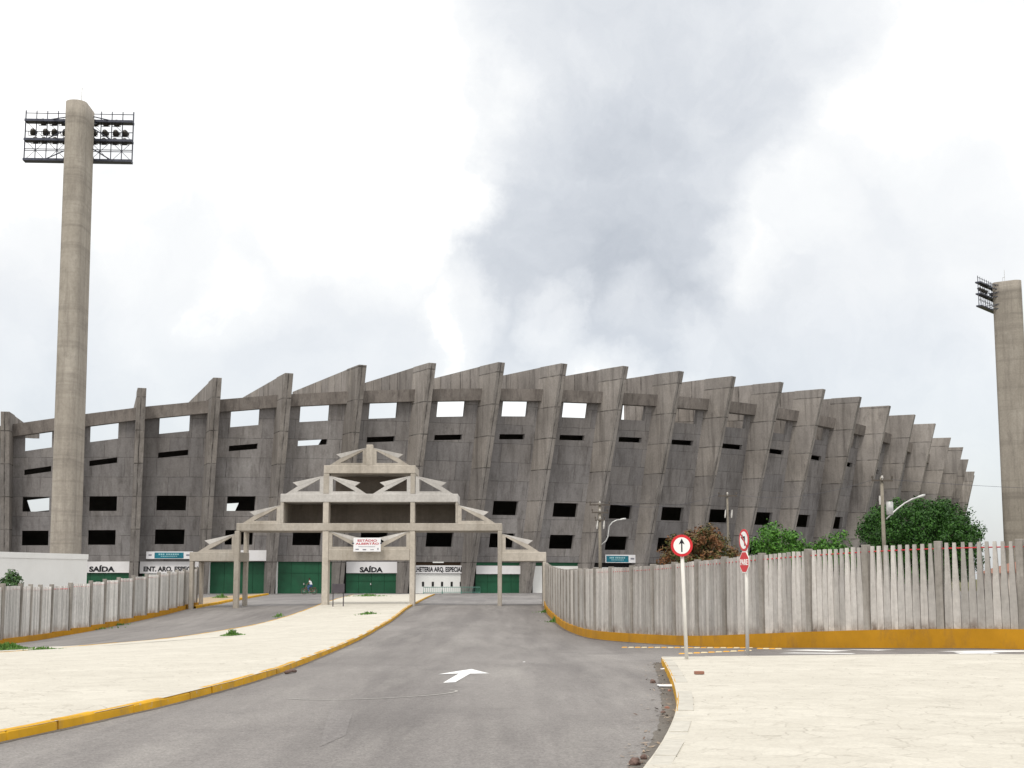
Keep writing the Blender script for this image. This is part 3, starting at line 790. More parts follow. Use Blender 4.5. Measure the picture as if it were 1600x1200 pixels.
def baytext(k, body, px0, px1, ybase, ytop, o, parent, mat, bold=0.0):
    t0, t1 = tb(k, px0), tb(k, px1); z0, z1 = zy(k, t0, ybase), zy(k, t0, ytop)
    a, b_ = bpt(k, t0, z0, o), bpt(k, t1, z0, o)
    put_text('lettering', body, a, b_ - a, (0, 0, 1), mat, parent, z1 - z0, (b_ - a).length, bold)
def door(k, p0, p1, y0, y1=928, lines=4):
    d = bayitem(k, p0, p1, y0, y1, -.22, M['green'], 'door', lines=lines)
    bayitem(k, p0 + 1, p1 - 1, y0 + (y1 - y0) * .34, y0 + (y1 - y0) * .34 + .9, -.17, M['green'], 'door_rail', d, dep=.05)
    bayitem(k, (p0 + p1) / 2 - 2.2, (p0 + p1) / 2 - .8, 911, 914, -.12, M['galv'], 'handle', d, dep=.1)
    return d
# bay by bay, from the left
f = bayitem(1, 118, 208, 876.5, 895, .02, M['white_sign'], 'fascia'); baytext(1, 'SAÍDA', 139, 179, 893, 885.5, .03, f, M['black'], .035); door(1, 118, 208, 895.5)
f = bayitem(2, 218, 316, 875.5, 896, .02, M['white_sign'], 'fascia'); baytext(2, 'ENT. ARQ. ESPECIAL', 224, 312, 892.5, 885.5, .03, f, M['black'], .03); door(2, 222, 312, 896.5)
bayitem(2, 231, 246, 897, 910, -.12, M['white'], 'door_panel'); bayitem(2, 250, 262, 897, 910, -.12, M['white'], 'door_panel')
bayitem(3, 330, 421, 860, 876.5, .55, M['white_sign'], 'fascia', dep=.5); door(3, 328, 417, 878); bayitem(3, 415, 421, 878, 928, -.08, M['white'], 'door_jamb'); bayitem(3, 322, 328, 878, 928, -.08, M['white'], 'door_jamb')
door(4, 434, 519, 877); bayitem(4, 519, 524, 877, 928, -.08, M['white'], 'door_jamb'); bayitem(4, 431, 434, 877, 928, -.08, M['white'], 'door_jamb')
f = bayitem(5, 541, 627, 877.5, 895.5, .02, M['white_sign'], 'fascia'); baytext(5, 'SAÍDA', 562, 598, 893.8, 886.5, .03, f, M['black'], .035); door(5, 541, 621, 896); bayitem(5, 621, 627, 896, 928, -.08, M['white'], 'door_jamb')
bayitem(6, 636, 730, 877, 883.3, -.2, M['brown'], 'lintel_band'); f = bayitem(6, 640, 730, 883.5, 896, .02, M['white_sign'], 'fascia')
baytext(6, 'BILHETERIA ARQ. ESPECIAL', 642, 723, 893, 886, .03, f, M['black'], .025)
tw_ = bayitem(6, 640, 730, 896.5, 928, -.15, M['white'], 'ticket_office_wall')
for p_ in (661.5, 676.8, 691.2, 706.2, 720.6): bayitem(6, p_ - 1.7, p_ + 1.7, 909, 916.3, -.12, M['darkhole'], 'ticket_window', tw_, dep=.06)
bayitem(7, 744, 823, 877.5, 883.5, -.15, M['green'], 'door_head'); bayitem(7, 744, 822, 884, 897, .02, M['white_sign'], 'fascia'); door(7, 744, 818, 897.5); bayitem(7, 818, 823, 897.5, 928, -.08, M['white'], 'door_jamb')
bayitem(8, 833, 912, 878, 884, -.15, M['green'], 'door_head'); bayitem(8, 833, 912, 884.5, 928, -.1, M['white'], 'ground_floor_wall')
bayitem(9, 926, 1000, 886.5, 928, -.1, M['white'], 'ground_floor_wall')
bayitem(6, 676, 693, 877.8, 879.6, .06, M['sign_white'], 'tube_light', dep=.08)

# banners hung on the wall over the ground storey
def banner(k, p0, p1, y0, y1, label, split):
    t0, t1 = tb(k, p0, 4.3), tb(k, p1, 4.3)
    z1, z0 = zy(k, (t0 + t1) / 2, y0), zy(k, (t0 + t1) / 2, y1)
    off = 1.15 - GO
    o = empty('banner', bpt(k, (t0 + t1) / 2, z0, off))
    tag(o, label, 'banner')
    s = lambda a, c, za, zb, oo, mat, nm, par=None: slab(k, t0 + (t1 - t0) * a, t0 + (t1 - t0) * c, z0 + (z1 - z0) * za, z0 + (z1 - z0) * zb, oo - .03, oo, mat, nm, par or o)
    s(0, 1, 0, 1, off, M['banner'], 'sheet')
    p = s(split[0], split[1], .08, .86, off + .025, M['teal'], 'printed_panel')
    w = split[1] - split[0]
    mb = MB()
    for r, (za, zb, spans) in enumerate(((.52, .72, ((.14, .36), (.40, .86))), (.30, .40, ((.22, .80),)))):
        for a, c in spans:
            n = max(3, int((c - a) * 14))
            for i in range(n):
                u0 = split[0] + w * (a + (c - a) * i / n); u1 = split[0] + w * (a + (c - a) * (i + .7) / n)
                q = [bpt(k, t0 + (t1 - t0) * u, z0 + (z1 - z0) * z_, off + .045) for u, z_ in ((u0, za), (u1, za), (u1, zb), (u0, zb))]
                p_ = [v + (bpt(k, 0, 0, -.03) - bpt(k, 0, 0, 0)) for v in q]
                mb.hexa([q[0], q[1], p_[1], p_[0]], [q[3], q[2], p_[2], p_[3]])
    mb.build('print', M['teal_pale'], p)
    for a, c in ((.03, split[0] - .04), (split[1] + .03, .96)):
        if c - a > .05: s(a + .2 * (c - a), c - .2 * (c - a), .42, .62, off + .025, M['grey_print'], 'print')
banner(2, 230, 303, 862, 873.5, 'teal and white banner over the ENT. ARQ. ESPECIAL sign left of the gateway', (.18, .80))
banner(9, 942.5, 991, 867, 879.5, 'teal and white banner low on the stadium wall right of the lamp pole', (.03, .74))

# crowd barriers before the ticket office
for i in range(3):
    t0 = tb(6, 650 + i * 29, 1); t1 = tb(6, 678 + i * 29, 1)
    a, c = bpt(6, t0, 0, 4.2), bpt(6, t1, 0, 4.2)
    o = empty('crowd_barrier', (a + c) / 2)
    tag(o, ('green metal crowd barrier at the left end of the ticket office row', 'green metal crowd barrier in the middle of the ticket office row', 'green metal crowd barrier at the right end of the ticket office row')[i], 'barrier', 'crowd barriers at the ticket office')
    mb = MB(); z = Vector((0, 0, 1))
    mb.tube([a, a + z * .72, c + z * .72, c], .04, 6); mb.tube([a + z * .15, c + z * .15], .035, 6)
    mb.build('frame', M['green_rail'], o)
    mb = MB()
    for j in range(1, 9): q = a + (c - a) * (j / 9); mb.tube([q + z * .15, q + z * .72], .022, 5)
    mb.build('bars', M['green_rail'], o)

# ------------------------------------------------------------------ floodlight towers
def tower(loc, height, axis_deg, lean, label, rise=0.3, shift=0.0):
    """blade of concrete, round-ended in plan, with a lighting rack on brackets at the field end; axis points to the field"""
    o = empty('floodlight_tower', loc); tag(o, label, 'light tower', 'stadium floodlight towers')
    a = R(axis_deg); ax = Vector((math.sin(a), math.cos(a), 0)); sx = Vector((math.cos(a), -math.sin(a), 0))
    hl, r = 1.35, 0.95
    ring = []
    for s_, base in ((1, 0), (-1, math.pi)):
        for i in range(13):
            t = base - math.pi / 2 + math.pi * i / 12
            ring.append((hl * s_ + r * math.cos(t), r * math.sin(t)))
    mb = MB(); n = len(ring); vs = []; fs = []
    nz_ = 30
    for j in range(nz_ + 1):
        z = height * j / nz_; k = 1.03 - .05 * j / nz_
        for p in ring:
            q = ax * p[0] * k + sx * p[1] * k + Vector((lean * (z / height), 0, z)); vs.append(q)
    for j in range(nz_):
        for i in range(n): fs.append((j * n + i, j * n + (i + 1) % n, (j + 1) * n + (i + 1) % n, (j + 1) * n + i))
    fs += [tuple(range(n))[::-1], tuple(nz_ * n + i for i in range(n))]
    mb.mesh(vs, fs); sh = mb.build('shaft', M['tower'], o, local=True, smooth=False)
    for p in sh.data.polygons: p.use_smooth = len(p.vertices) == 4
    top = Vector((lean, 0, height))
    mb = MB(); mb.tube([top + ax * .3, top + ax * .3 + Vector((0, 0, 2.0))], .035, 6); mb.tube([top + ax * .6, top + ax * .6 + Vector((0, 0, .8))], .03, 6); mb.tube([top + ax * .3 + Vector((0, 0, .8)), top + ax * .6 + Vector((0, 0, .8))], .03, 6)
    mb.build('lightning_rod', M['galv'], o, local=True)
    # rack
    W, z1 = 9.9, height + rise; hs = [0, -.78, -1.75, -2.62, -3.6, -4.55]
    fc = top + ax * (hl + r + .55) + sx * shift; fc.z = 0
    pt = lambda u, z, d=0.0: fc + sx * u + ax * d + Vector((0, 0, z1 + z))
    mb = MB(); nv = 10
    for i in range(nv + 1):
        u = -W / 2 + W * i / nv; mb.tube([pt(u, .25), pt(u, hs[-1])], .045 if i not in (0, nv) else .06, 5)
    for z in (0, hs[2], hs[4], hs[4] + .16): mb.tube([pt(-W / 2, z), pt(W / 2, z)], .04, 5)
    for i in range(0, nv, 2):
        u0, u1 = -W / 2 + W * i / nv, -W / 2 + W * (i + 2) / nv
        mb.tube([pt(u0, hs[3]), pt(u1, hs[5])], .022, 4); mb.tube([pt(u1, hs[3]), pt(u0, hs[5])], .022, 4)
        mb.tube([pt(u0, hs[1]), pt(u1, hs[3])], .018, 4)
    mb.build('rack_frame', M['steel'], o, local=True)
    for z in (hs[1], hs[3], hs[5]):
        mb = MB(); mb.hexa([pt(-W / 2, z - .11, -.45), pt(W / 2, z - .11, -.45), pt(W / 2, z - .11, .45), pt(-W / 2, z - .11, .45)], [pt(-W / 2, z + .11, -.45), pt(W / 2, z + .11, -.45), pt(W / 2, z + .11, .45), pt(-W / 2, z + .11, .45)])
        mb.build('catwalk', M['steel'], o, local=True)
        mb = MB()
        for s_ in (-1, 1):
            e_ = top + sx * s_ * (r * .8) + ax * .9; e_.z = min(z1 + z + .75, height - .5)
            mb.tube([e_, pt(s_ * 3.0, z + .15)], .055, 5); e2 = e_.copy(); e2.z -= .75; mb.tube([e2, pt(s_ * 1.6, z - .1)], .07, 5); mb.tube([e_, pt(s_ * 1.5, z)], .05, 5)
        mb.build('bracket', M['steel'], o, local=True)
    rows = [(hs[1] + .02, (-3.35, -2.35, -1.45, 1.4, 2.4, 3.4)), (hs[2] + .02, (-4.25, -3.1, -2.3, -1.3, 1.3, 2.35, 3.35, 4.2)), (hs[3] + .1, (-4.0, -3.2, -2.2, -1.3, 1.35, 2.3, 3.3, 4.2))]
    first = None
    for z, us in rows:
        for u in us:
            if first is None:
                mb = MB(); d = (ax + Vector((0, 0, -.45))).normalized()
                mb.lathe(-d * .26, d, [(.11, 0), (.18, .07), (.27, .27), (.33, .48), (.33, .54)], 12); mb.tube([Vector((0, 0, 0)) - sx * .38, -sx * .38 + Vector((0, 0, -.42)), sx * .38 + Vector((0, 0, -.42)), sx * .38], .035, 5)
                first = mb.build('floodlight', M['lamp'], o, local=True)
                g = MB(); g.lathe(d * .245, d, [(.27, 0), (.25, .02)], 12); gl = g.build('lens', M['lamp_glass'], first, local=True)
                first.location = pt(u, z)
            else:
                c = first.copy(); COL.objects.link(c); c.parent = o; c.location = pt(u, z)
                g2 = gl.copy(); COL.objects.link(g2); g2.parent = c
    return o
pL = P(103, 870, 124.0); tower((pL.x, 124.0, 0), 44.3, -3.0, -.45, 'tall concrete floodlight tower seen whole left of the stadium', .35, -.75)
pR = P(1592, 850, 219.0); tower((pR.x + .1, 219.0, 0), 48.3, -52.0, 0.0, 'concrete floodlight tower cut off by the right edge beyond the ficus')

# ------------------------------------------------------------------ gateway
GY = 86.7; GD = 3.3
gate = empty('gateway', (P(575.5, 940, GY).x, GY, 0.0))
tag(gate, 'stepped pyramid gateway of pale concrete beams and barbed gables over the road', 'gateway')
gx_ = lambda px, py=850: P(px, py, GY).x
gz_ = lambda py: P(575, py, GY).z
def gbox(name, p0, p1, z0, z1, y0=0.0, y1=GD, mat='gate', bev=.025):
    mb = MB(); mb.box(gx_(p0), gx_(p1), GY + y0, GY + y1, z0, z1); return mb.build(name, M[mat], gate, bevel=bev)
zg = lambda px: h(gx_(px), GY) - .3
T0t, T0b, T1t, T1b, T2t, T2b, T3t, T3b = (gz_(v) for v in (862.5, 877, 817.5, 829.5, 771.5, 784.5, 727, 739.5))
Lt, Lb_ = gz_(858), gz_(875.5)
# beams
gbox('beam', 368.5, 784.5, T1b, T1t); gbox('beam', 436.5, 715.2, T2b, T2t, .006, GD, 'gate_pale'); gbox('beam', 503.8, 648, T3b, T3t, .012, GD)
gbox('beam', 296.5, 374.5, T0b, T0t, .02, GD - .02); gbox('beam', 778, 853.5, T0b, T0t, .02, GD - .02)
gbox('beam', 513.2, 640.2, Lb_, Lt, .05, .75)
# columns
for p0, p1 in ((503.5, 513), (640.4, 648.3)):
    gbox('column', p0, p1, zg(p0), T1b, .03, 1.0); gbox('column', p0, p1 - .6, T1t, T2b, .03, 1.0); gbox('column', p0, p1 - .6, T2t, T3b, .03, 1.0)
for p0, p1 in ((366.2, 374.0), (777.6, 784.2)):
    gbox('column', p0, p1, zg(p0), T1b, -.02, .5); gbox('column', p0 + .6, p1 - .6, zg(p0), T1b, GD - .45, GD)
for p0, p1 in ((296.8, 302.6), (848.2, 853.6)):
    gbox('column', p0, p1, zg(p0), T0b, .04, .5); gbox('column', p0 + .4, p1 - .4, zg(p0), T0b, GD - .5, GD - .06)
for p0, p1 in ((436.6, 441.8), (711.4, 715.0)): gbox('column', p0, p1, T1t, T2b, .03, GD - .05)
gbox('post', 570.2, 580.6, T3t, gz_(694.5), .03, .5)
# end blocks where the outer beams meet the main frame
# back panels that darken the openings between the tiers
gbox('back_panel', 441.8, 711.4, T1t, T2b, GD - .25, GD - .06, 'gate_back_shaded', 0); gbox('back_panel', 513, 640, T2t, T3b, GD - .25, GD - .06, 'gate_back_shaded', 0)
def gable(px, z, s, mat='gate', k=1.0, y0=.06):
    """open triangular gable leaning on a column at px; s = +1 runs to the right; a barbed blade lies over its slope"""
    x = gx_(px); a = Vector((x, GY + y0, z))
    fn = lambda u, v, d: Vector((a.x + s * u * k, a.y + d, a.z + v * k))
    mb = MB()
    out = [(0, 0), (2.31, 0), (0, 1.11)]; hole = [(.226, .15), (1.63, .15), (.226, .92)]
    def quad(p, q, r, t):
        mb.prism([p, q, r, t], fn, 0.0, .32)
    quad(out[0], out[1], hole[1], hole[0]); quad(out[1], (1.583, .47), (1.45, .25), hole[1]); quad((1.583, .47), out[2], hole[2], (1.45, .25)); quad(out[2], out[0], hole[0], hole[2])
    g = mb.build('gable', M[mat], gate)
    mb = MB()
    mb.prism([(0, 1.11), (1.583, .47), (1.9, .70)], fn, -.012, .30)
    mb.build('barb', M['gate_pale'], g)  # paler colour stands for sky light caught by a tilted face
gable(374 - 6.5, T0t, -1); gable(784.2, T0t, 1)
gable(436.6, T1t, -1); gable(715.0, T1t, 1)
gable(503.5, T2t, -1, 'gate_pale'); gable(648.3, T2t, 1, 'gate_pale'); gable(512.4, T2t, 1, 'gate_pale'); gable(640.4, T2t, -1, 'gate_pale')
gable(570.2, T3t, -1, 'gate', .98); gable(580.6, T3t, 1, 'gate', .98)
gable(513, Lt, 1, 'gate', 1.0, .1); gable(640.4, Lt, -1, 'gate', 1.0, .1)

# name banner on the gateway
q0, q1 = gx_(553.6), gx_(596); z0, z1 = gz_(862), gz_(840.5)
nb = empty('name_banner', ((q0 + q1) / 2, GY - .45, z0)); tag(nb, 'white banner with red ESTÁDIO ALBERTÃO lettering on the gateway beam', 'banner')
mb = MB(); mb.box(q0, q1, GY - .47, GY - .44, z0, z1); sheet = mb.build('sheet', M['banner'], nb)
wb, hb = q1 - q0, z1 - z0
def btxt(s, u0, u1, v0, v1, mat, bold): put_text('lettering', s, (q0 + wb * u0, GY - .475, z0 + hb * v0), (1, 0, 0), (0, 0, 1), mat, sheet, hb * (v1 - v0), wb * (u1 - u0), bold, .004)
btxt('ESTÁDIO', .15, .86, .72, .87, M['redtext'], .004); btxt('ALBERTÃO', .08, .93, .50, .64, M['redtext'], .004)
mb = MB()
for u0, u1, v0, v1 in ((.18, .80, .34, .365), (.08, .20, .12, .2), (.34, .47, .10, .18), (.62, .75, .12, .16), (.88, .92, .12, .26)):
    mb.box(q0 + wb * u0, q0 + wb * u1, GY - .482, GY - .4705, z0 + hb * v0, z0 + hb * v1)
mb.build('small_print', M['grey_print'], sheet)
for u in (-.05, 1.05):
    mb = MB(); mb.tube([(q0 + wb * u, GY - .455, z0 + hb * .6), (q0 + wb * max(0.02, min(.98, u)), GY - .455, z0 + hb * .6)], .05, 6); mb.build('tie', M['steel'], nb)

# notice board on two legs
bx0, bx1 = P(519.5, 930, 84.0).x, P(536.5, 930, 84.0).x; zb = h((bx0 + bx1) / 2, 84.0) + .12
o = empty('notice_board', ((bx0 + bx1) / 2, 84.0, zb)); tag(o, 'low dark notice board on two thin legs beside the left gateway column', 'notice board')
mb = MB(); mb.box(bx0 - .02, bx1 + .06, 83.97, 84.02, zb + .78, zb + 1.3); mb.build('board', M['board'], o, bevel=.01)
for x in (bx0 + .03, bx1): 
    mb = MB(); mb.box(x - .03, x + .03, 84.025, 84.075, zb - .1, zb + 1.32); mb.build('leg', M['board'], o)

# ------------------------------------------------------------------ fences
def plinth_at(base, y):
    return base if base < .4 else .30 + (base - .30) * (1 - sstep(34, 46, y))
def fence(name, path, label, pitch, ht, plinth_h, thick=.14, step=0.0, mat='fence'):
    pts = dense(smooth_path(path, 2), .05)
    L_ = [0.0]
    for a, b in zip(pts, pts[1:]): L_.append(L_[-1] + (b - a).length)
    def pos(s):
        import bisect
        i = min(max(bisect.bisect(L_, s) - 1, 0), len(pts) - 2); d = (pts[i + 1] - pts[i]); t = (s - L_[i]) / max(d.length, 1e-6)
        return pts[i] + d * t
    n = max(1, round(L_[-1] / pitch)); pit = L_[-1] / n
    p0 = pos(0); o = empty(name, (p0.x, p0.y, h(p0.x, p0.y))); tag(o, label, 'fence')
    Z = Vector((0, 0, 1))
    mb = MB(); sec = []
    for i in range(n * 6):
        k_ = i // 6; s = pit * (k_ + (i % 6) / 5.0); cm = pos(pit * (k_ + .5)); zm = h(cm.x, cm.y)
        a = pos(max(0, s - .05)); b = pos(min(L_[-1], s + .05)); d = (b - a).normalized(); nn = Vector((-d.y, d.x)); c = pos(s); z = h(c.x, c.y); zt_ = z * (1 - step) + zm * step + plinth_at(plinth_h, c.y)
        sec.append([Vector((c.x + nn.x * e, c.y + nn.y * e, zz)) for e, zz in ((thick, z - .15), (thick, zt_), (-thick, zt_), (-thick, z - .15))])
    vs = [v for s_ in sec for v in s_]; fs = []
    for k in range(len(sec) - 1):
        for i in range(3): fs.append((k * 4 + i, k * 4 + i + 1, k * 4 + 5 + i, k * 4 + 4 + i))
    fs += [(0, 1, 2, 3), tuple(len(vs) - 4 + i for i in (3, 2, 1, 0))]
    mb.mesh(vs, fs); mb.build('plinth', M['yellow'], o)
    for i in range(n + 1):
        s = pit * i; a = pos(max(0, s - .1)); b = pos(min(L_[-1], s + .1)); d = (b - a).normalized(); nn = Vector((-d.y, d.x)); c = pos(s); z = h(c.x, c.y) + .06 * step
        j = random.uniform(-.012, .012)
        f = lambda u, v, zz: Vector((c.x + d.x * u + nn.x * v, c.y + d.y * u + nn.y * v, zz))
        mb = MB(); wdt, dep = .088, .09
        mb.hexa([f(-wdt, -dep, z + .2 * plinth_h), f(wdt, -dep, z + .2 * plinth_h), f(wdt, dep, z + .2 * plinth_h), f(-wdt, dep, z + .2 * plinth_h)], [f(-wdt + j, -dep, z + ht + .05), f(wdt + j, -dep, z + ht + .05), f(wdt + j, dep, z + ht + .05), f(-wdt + j, dep, z + ht + .05)])
        mb.build('post', M['fence_post'], o, bevel=.012)
    for i in range(n):
        sa, sb = pit * i + .105, pit * (i + 1) - .105; ns = 9; mb = MB(); cm = pos((sa + sb) / 2); zm = h(cm.x, cm.y)
        zrow = None
        for q in range(ns):
            s0 = sa + (sb - sa) * q / ns; s1 = sa + (sb - sa) * (q + 1) / ns; sm = (s0 + s1) / 2; c = pos(sm)
            a = pos(s0); b = pos(s1); d = (b - a).normalized(); nn = Vector((-d.y, d.x)); w = (b - a).length / 2; z = h(c.x, c.y) * (1 - step) + zm * step
            tilt = random.uniform(-.008, .008); dz = random.uniform(-.012, .012); dep = .028 + random.uniform(0, .014)
            f = lambda u, v, zz: Vector((c.x + d.x * u + nn.x * v, c.y + d.y * u + nn.y * v, zz))
            lv = [(z + plinth_at(plinth_h, c.y) - .02, w - .006), (z + plinth_h + (ht - plinth_h) * .30, w - .006), (z + ht - .05, w * .40), (z + ht + dz, w * .37)]
            for (za, wa), (zb_, wb_) in zip(lv, lv[1:]):
                ta, tb_ = tilt * (za - z) / ht, tilt * (zb_ - z) / ht
                mb.hexa([f(-wa + ta, -dep, za), f(wa + ta, -dep, za), f(wa + ta, dep, za), f(-wa + ta, dep, za)], [f(-wb_ + tb_, -dep, zb_), f(wb_ + tb_, -dep, zb_), f(wb_ + tb_, dep, zb_), f(-wb_ + tb_, dep, zb_)])
        mb.build('slat_panel', M[mat], o)
        mb = MB(); mb.tube([Vector((*pos(s_), h(*pos(s_)) * (1 - step) + zm * step + ht - .135)) for s_ in (sa - .02, (sa + sb) / 2, sb + .02)], .017, 6); mb.build('rail', M['red_rail'], o)
    return o
rp = [(2.25, 93.0)] + [at(*q) for q in ((854, 955), (872, 972), (905, 992), (935, 999), (1000, 1004), (1070, 1008.5), (1130, 1011.5), (1240, 1012.5), (1400, 1013.3), (1600, 1014.4))]
stroke('gutter_dust_shade', [], .42, M['gutter'], road, .0095, [Vector((v[0] - .12, v[1] - .12)) for v in smooth_path(rp, 2)])
e_ = (rp[-1] - rp[-3]).normalized()
rp.append(rp[-1] + e_ * 12.0)
fence('slatted_fence', rp, 'grey concrete slat fence with red rail on yellow plinth, curving right of the road', 2.0, 2.58, .48)
lp = [at(*q) for q in ((306, 947), (260, 960), (212, 970.5), (172, 979), (127, 989), (75, 997), (0, 1009), (-110, 1022), (-230, 1032))]
fence('slatted_fence', lp, 'grey concrete slat fence on a yellow base, climbing left of the carriageway to the gateway', 2.15, 2.35, .26, .17, 1.0, 'fence_lit')

# white wall behind the left fence
a = P(137, 866, 112.5); b = P(0, 862, 102.0); d = (b - a).normalized(); d.z = 0; e = a + d * 36.0
ww = empty('white_wall', (a.x, a.y, 0)); tag(ww, 'long plain white rendered wall standing before the left tower', 'wall')
n = Vector((-d.y, d.x, 0)).normalized(); n = n if n.y > 0 else -n
def wallbox(z0, z1, o0, o1, name, mat, pad=0):
    s = a - d * pad; t = e; mb = MB()
    pts = [s + n * o0, t + n * o0, t + n * o1, s + n * o1]
    mb.hexa([Vector((p.x, p.y, z0)) for p in pts], [Vector((p.x, p.y, z1)) for p in pts]); return mb.build(name, mat, ww)
wallbox(-1.0, a.z - .42, 0, 5.0, 'wall_body', M['white']); wallbox(a.z - .42, a.z, -.05, 5.05, 'coping', M['white'], .05)

# ------------------------------------------------------------------ vegetation
def crown(mb, c, rad, nclump, nleaf, size, seed, flat_bottom=-.75, clump=.30, squareness=1.0):
    rd = random.Random(seed)
    for k in range(nclump):
        while True:
            v = Vector((rd.gauss(0, 1), rd.gauss(0, 1), rd.gauss(0, 1))).normalized()
            if v.z > flat_bottom: break
        if squareness != 1.0:
            v = Vector(tuple(math.copysign(abs(q) ** squareness, q) for q in v)); 
        rr = rd.uniform(.62, .93) if rd.random() < .8 else rd.uniform(.2, .6)
        cc = Vector((c[0] + v.x * rad[0] * rr, c[1] + v.y * rad[1] * rr, c[2] + v.z * rad[2] * rr))
        cr_ = clump * min(rad) * rd.uniform(.65, 1.35)
        for i in range(nleaf):
            w = Vector((rd.gauss(0, 1), rd.gauss(0, 1), rd.gauss(0, .85))).normalized()
            p = cc + w * cr_ * rd.uniform(.55, 1.05)
            nrm = (w + Vector((rd.uniform(-.8, .8), rd.uniform(-.8, .8), rd.uniform(-.3, .9)))).normalized()
            u = nrm.orthogonal().normalized(); u.rotate(Matrix.Rotation(rd.uniform(0, 6.28), 3, nrm)); t = nrm.cross(u)
            L_ = size * rd.uniform(.6, 1.3); W_ = L_ * rd.uniform(.35, .55)
            mb.face([p - u * L_ * .5, p + t * W_ * .5 - u * L_ * .05, p + u * L_ * .5 - nrm * L_ * .12, p - t * W_ * .5 - u * L_ * .05])
def tree(name, base, top, rad, mat, label, cat, seed, nclump=60, nleaf=90, size=.3, trunk_r=.2, multi=1, group=None, sq=1.0, clump=.30):
    o = empty(name, base); tag(o, label, cat, group)
    c = Vector((base[0], base[1], top - rad[2]))
    mb = MB(); rd = random.Random(seed + 5)
    for m_ in range(multi):
        dx, dy = (rd.uniform(-.3, .3), rd.uniform(-.3, .3)) if multi > 1 else (0, 0)
        mid = Vector((base[0] + dx * 2, base[1] + dy * 2, base[2] + (c.z - base[2]) * .55))
        mb.tube([Vector((base[0] + dx, base[1] + dy, base[2] - .1)), mid, c + Vector((dx * 4, dy * 4, 0))], [trunk_r, trunk_r * .8, trunk_r * .5], 8)
        for i in range(5):
            a = i * 1.26 + rd.uniform(0, .6) + m_; e = Vector((math.cos(a) * rad[0] * .6, math.sin(a) * rad[1] * .6, rd.uniform(.0, .5) * rad[2]))
            mb.tube([mid, mid * .5 + (c + e) * .5 + Vector((0, 0, .1)), c + e], [trunk_r * .5, trunk_r * .32, trunk_r * .12], 6)
    mb.build('trunk', M['bark'], o, smooth=True)
    mb = MB(); crown(mb, c, rad, nclump, nleaf, size, seed, clump=clump, squareness=sq); mb.build('crown', mat, o, fix=False)
    return o
p = P(1436, 860, 132.0); tree('ficus_tree', (p.x, 132.0, 0), 9.35, (5.95, 5.4, 4.7), M['leaf_ficus'], 'big dense dark green round tree behind the fence at right', 'tree', 11, 560, 90, .28, .35, sq=.84, clump=.15)
p = P(1092, 860, 120.0); tree('mango_tree', (p.x, 120.0, 0), 6.2, (3.75, 3.4, 3.0), M['leaf_mango'], 'rounded tree flushed reddish brown behind the round arrow sign', 'tree', 23, 150, 75, .30, .22, clump=.2)
p = P(1216, 860, 112.0); tree('leafy_tree', (p.x, 112.0, 0), 5.85, (2.55, 2.2, 2.3), M['leaf_green'], 'bright green loose tree just right of the PARE sign', 'tree', 31, 60, 75, .30, .13, 2, clump=.3)
p = P(1301, 860, 112.0); tree('leafy_tree', (p.x, 112.0, 0), 5.55, (1.9, 1.7, 2.1), M['leaf_green'], 'smaller bright green tree with pointed top left of the big dark tree', 'tree', 47, 42, 70, .28, .11, 2, clump=.3)
p = P(8, 905, 72.0); tree('garden_shrub', (p.x - .3, 72.0, h(p.x, 72)), 2.25, (1.25, 1.1, 1.25), M['leaf_dark'], 'dark green shrub before the white wall at the left edge', 'shrub', 53, 34, 60, .2, .06, 2)

def grass(px, py, w, d, n, hgt, label, lift=0.0):
    c = at(px, py); rd = random.Random(int(px * 7 + py)); mb = MB()
    for i in range(n):
        x, y = c.x + rd.gauss(0, w * .4), c.y + rd.gauss(0, d * .4); z = h(x, y) + lift
        a = rd.uniform(0, 6.28); L_ = (.2 + .9 * math.exp(-((x - c.x) / (w * .38)) ** 2 - ((y - c.y) / (d * .6)) ** 2)) * hgt * rd.uniform(.4, 1.2); b_ = rd.uniform(.1, .7) * L_; e = rd.uniform(.006, .014) * (1 + c.y / 30)
        u = Vector((math.cos(a), math.sin(a), 0)); t = Vector((-u.y, u.x, 0)); o_ = Vector((x, y, z - .01))
        mb.face([o_ - t * e, o_ + t * e, o_ + u * b_ * .4 + t * e * .7 + Vector((0, 0, L_ * .7)), o_ + u * b_ + Vector((0, 0, L_)), o_ + u * b_ * .4 - t * e * .7 + Vector((0, 0, L_ * .7))])
    g = mb.build('grass_tuft', M['grass'], fix=False); tag(g, label, 'grass', 'grass tufts along kerbs', 'stuff')
grass(12, 1021, 1.0, .7, 700, .22, 'lush grass patch at the left edge of the traffic island', .13)
grass(68, 1021, .7, .2, 130, .10, 'thin creeping grass beside the left grass patch', .13)
grass(362, 998, .45, .5, 260, .20, 'single green tuft out on the traffic island paving', .13)
grass(78, 995, 1.2, .5, 500, .45, 'weeds at the foot of the left fence near the frame edge')
grass(112, 988, 1.9, .6, 600, .5, 'weeds along the yellow base of the left fence')
grass(165, 979, 1.5, .5, 300, .35, 'small weeds farther up along the left fence base')
grass(858, 957, .7, .9, 260, .32, 'weeds at the far end of the right fence plinth')
grass(869, 972, .55, .9, 240, .28, 'weeds along the curving yellow plinth right of the road')
grass(575, 933.5, 2.2, 4.0, 170, .22, 'green grass patch on the island beyond the gateway', .13)
grass(576, 963, .8, .9, 120, .16, 'low green tuft on the island short of the gateway', .12)
grass(437, 966, .4, 1.0, 60, .2, 'weeds over the far kerb of the island', .1)
grass(345, 936, 1.2, 2.5, 120, .4, 'green weeds on the dirt mound beyond the left gateway bay', .05)

